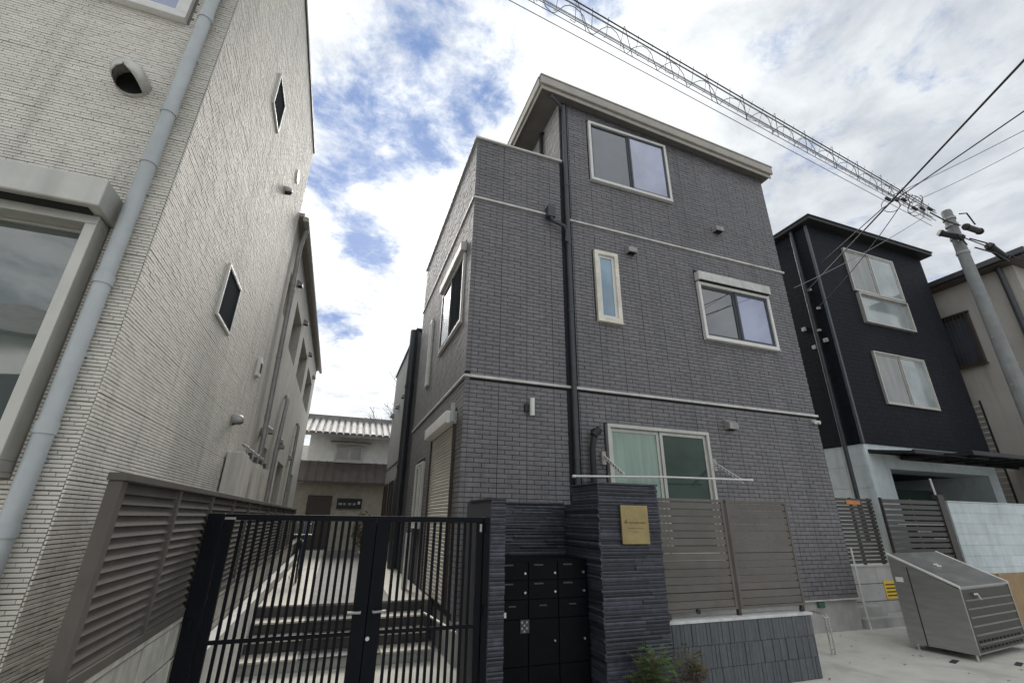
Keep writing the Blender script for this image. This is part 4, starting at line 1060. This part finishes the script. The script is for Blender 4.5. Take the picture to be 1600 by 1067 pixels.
# single wires
def wire(name, pts, r, lb, m_=M_wire):
    o = MB().tube(pts, r, 6).build(name, m_, smooth=True); tag(o, lb, 'wire'); return o
wire('overhead_wire', sagline((2.94, -1.22, 4.55), (10.2, 6.8, 6.85), 0), .011, 'thick black service wire slanting from the upper right corner down to the navy house')
wire('overhead_wire', sagline((7.05, .1, 6.3), (8.45, 4.0, 6.75), 0) + sagline((8.45, 4.0, 6.75), (10.2, 6.35, 7.34), .0)[1:], .009, 'second black wire, running just beside the thick one down to the navy house roof')
wire('overhead_wire', sagline((8.3, .6, 6.6), (9.4, 4.25, 7.5), .06), .006, 'thin grey wire from the right frame edge to the loops on the cable bundle', M_wireg)
wire('overhead_wire', sagline((8.7, .7, 6.75), (9.8, 4.25, 7.4), .12), .005, 'thinnest grey wire from the right frame edge to the splices left of the pole', M_wireg)
wire('overhead_wire', sagline((10.2, 6.7, 6.3), (9.7, 4.25, 7.4), .1), .008, 'black drop wire from the cable splices down to the navy house side wall')
wire('overhead_wire', sagline((8.05, 5.63, 5.9), (10.4, 4.3, 7.3), .06), .006, 'thin grey drop wire from the pole towards the brick house corner', M_wireg)
wire('overhead_wire', sagline((11.3, 4.2, 7.0), (24, 3.5, 6.3), .2), .012, 'dark cable leaving the pole to the right past the beige eaves')
# clips where service wires land on the wall of the navy house
for i, (z, y) in enumerate(((6.82, 6.78), (6.28, 6.68), (5.75, 6.8))):
    B(XN - .08, y - .03, z, XN - .012, y + .03, z + .05).build('cable_clamp', M_offw, NH)

# ------------------------------------------------------------------ opposite side of the street (mirrored in the left window)
OH = thing('opposite_house', (-9, -11, 0), 'pale house across the street, mirrored in the big left window', 'house')
B(-14, -16, 0, -5.5, -10, 6.2).build('wall', M_plaster, OH)
MB().prism([(-14.6, -9.4, 6.2), (-4.9, -9.4, 6.2), (-4.9, -16.6, 6.2), (-14.6, -16.6, 6.2)], [(-12, -12.5, 8), (-7.5, -12.5, 8), (-7.5, -13.5, 8), (-12, -13.5, 8)]).build('roof', M_rooft, OH)
for x in (-12.5, -9.5, -7.2):
    B(x, -9.99, 3.6, x + 1.3, -9.95, 5.0).build('window', M_dkpipe, OH)
MB().tube([(-8.0, -9.9, 0), (-8.0, -9.9, 6.1)], .06, 8).build('downpipe', M_pipe, OH)
HG_ = thing('opposite_hedge', (-8, -8, 0), 'green hedge across the street, mirrored in the lower left window', 'hedge')
mb = MB(); rnd = random.Random(12)
for k in range(9): leaves(mb, (-12 + k * 1.0, -8, 1.1), (.8, .5, 1.2), 350, .11, rnd)
mb.build('foliage', M_leaf, HG_)

# ------------------------------------------------------------------ plants at the foot of the pillar
def nandina(name, x, y, h, n, material, lb, seed, spread):
    t = thing(name, (x, y, 0), lb, 'plant'); rnd = random.Random(seed)
    fo, stm = MB(), MB()
    for s in range(n):
        a = rnd.uniform(0, 2 * math.pi); top = Vector((x + math.cos(a) * spread * rnd.random(), y + math.sin(a) * .12 * rnd.random(), h * rnd.uniform(.6, 1)))
        base = Vector((x + rnd.uniform(-.05, .05), y + rnd.uniform(-.03, .03), 0)); mid = base.lerp(top, .5) + Vector((0, 0, .03))
        stm.tube([base, mid, top], .004, 5, .002)
        for k in range(7):
            p = base.lerp(top, .45 + .55 * k / 6)
            b2 = rnd.uniform(0, 2 * math.pi); d = Vector((math.cos(b2), math.sin(b2) * .7, rnd.uniform(-.1, .5))).normalized(); L = rnd.uniform(.06, .13)
            stm.tube([p, p + d * L], .0018, 4)
            for q in range(5):
                c = p + d * L * (.35 + .65 * q / 4)
                for sg in (-1, 1):
                    e = (d * .6 + d.cross(Vector((0, 0, 1))).normalized() * sg + Vector((0, 0, rnd.uniform(-.3, .3)))).normalized(); w = e.cross(d).normalized().cross(e) * .006
                    ll = rnd.uniform(.025, .045)
                    fo.add([c, c + e * ll * .5 + w, c + e * ll, c + e * ll * .5 - w], [(0, 1, 2, 3)])
    fo.build('foliage', material, t); stm.build('stem', M_twig, t)
nandina('nandina_plant', 2.66, 3.80, .50, 26, M_leaf, 'feathery green plant at the foot of the nameplate pillar', 1, .22)
nandina('nandina_plant', 2.45, 3.78, .28, 7, M_leaf, 'low green sprig at the left foot of the slate pillar', 2, .12)
nandina('dry_shrub', 3.18, 3.98, .46, 11, M_leafd, 'sparse brownish shrub in front of the ribbed tile wall', 3, .22)
rnd = random.Random(77); lm = MB()
for k in range(70):
    x = rnd.uniform(3.2, 9.5); y = rnd.uniform(3.4, 5.5)
    if 3.0 < x < 5.05 and y > 4.1: y = 4.1 - rnd.random() * .3
    if 7.2 < x and y > 3.9: y = rnd.uniform(3.4, 3.9)
    a = rnd.uniform(0, 6.3); q = rnd.uniform(.012, .03); c, e = math.cos(a) * q, math.sin(a) * q
    lm.add([(x - c, y - e, .006), (x + e * .4, y - c * .4, .011), (x + c, y + e, .007), (x - e * .4, y + c * .4, .013)], [(0, 1, 2, 3)])
tag(lm.build('fallen_leaves', M_leafd), 'scattered small dry leaves on the pale concrete', 'leaves', kind='stuff')
sb = B(1.3, 3.62, .0, 3.6, 3.93, .012).build('planting_bed', M_soil, kind='structure')
sb.location.z += .001
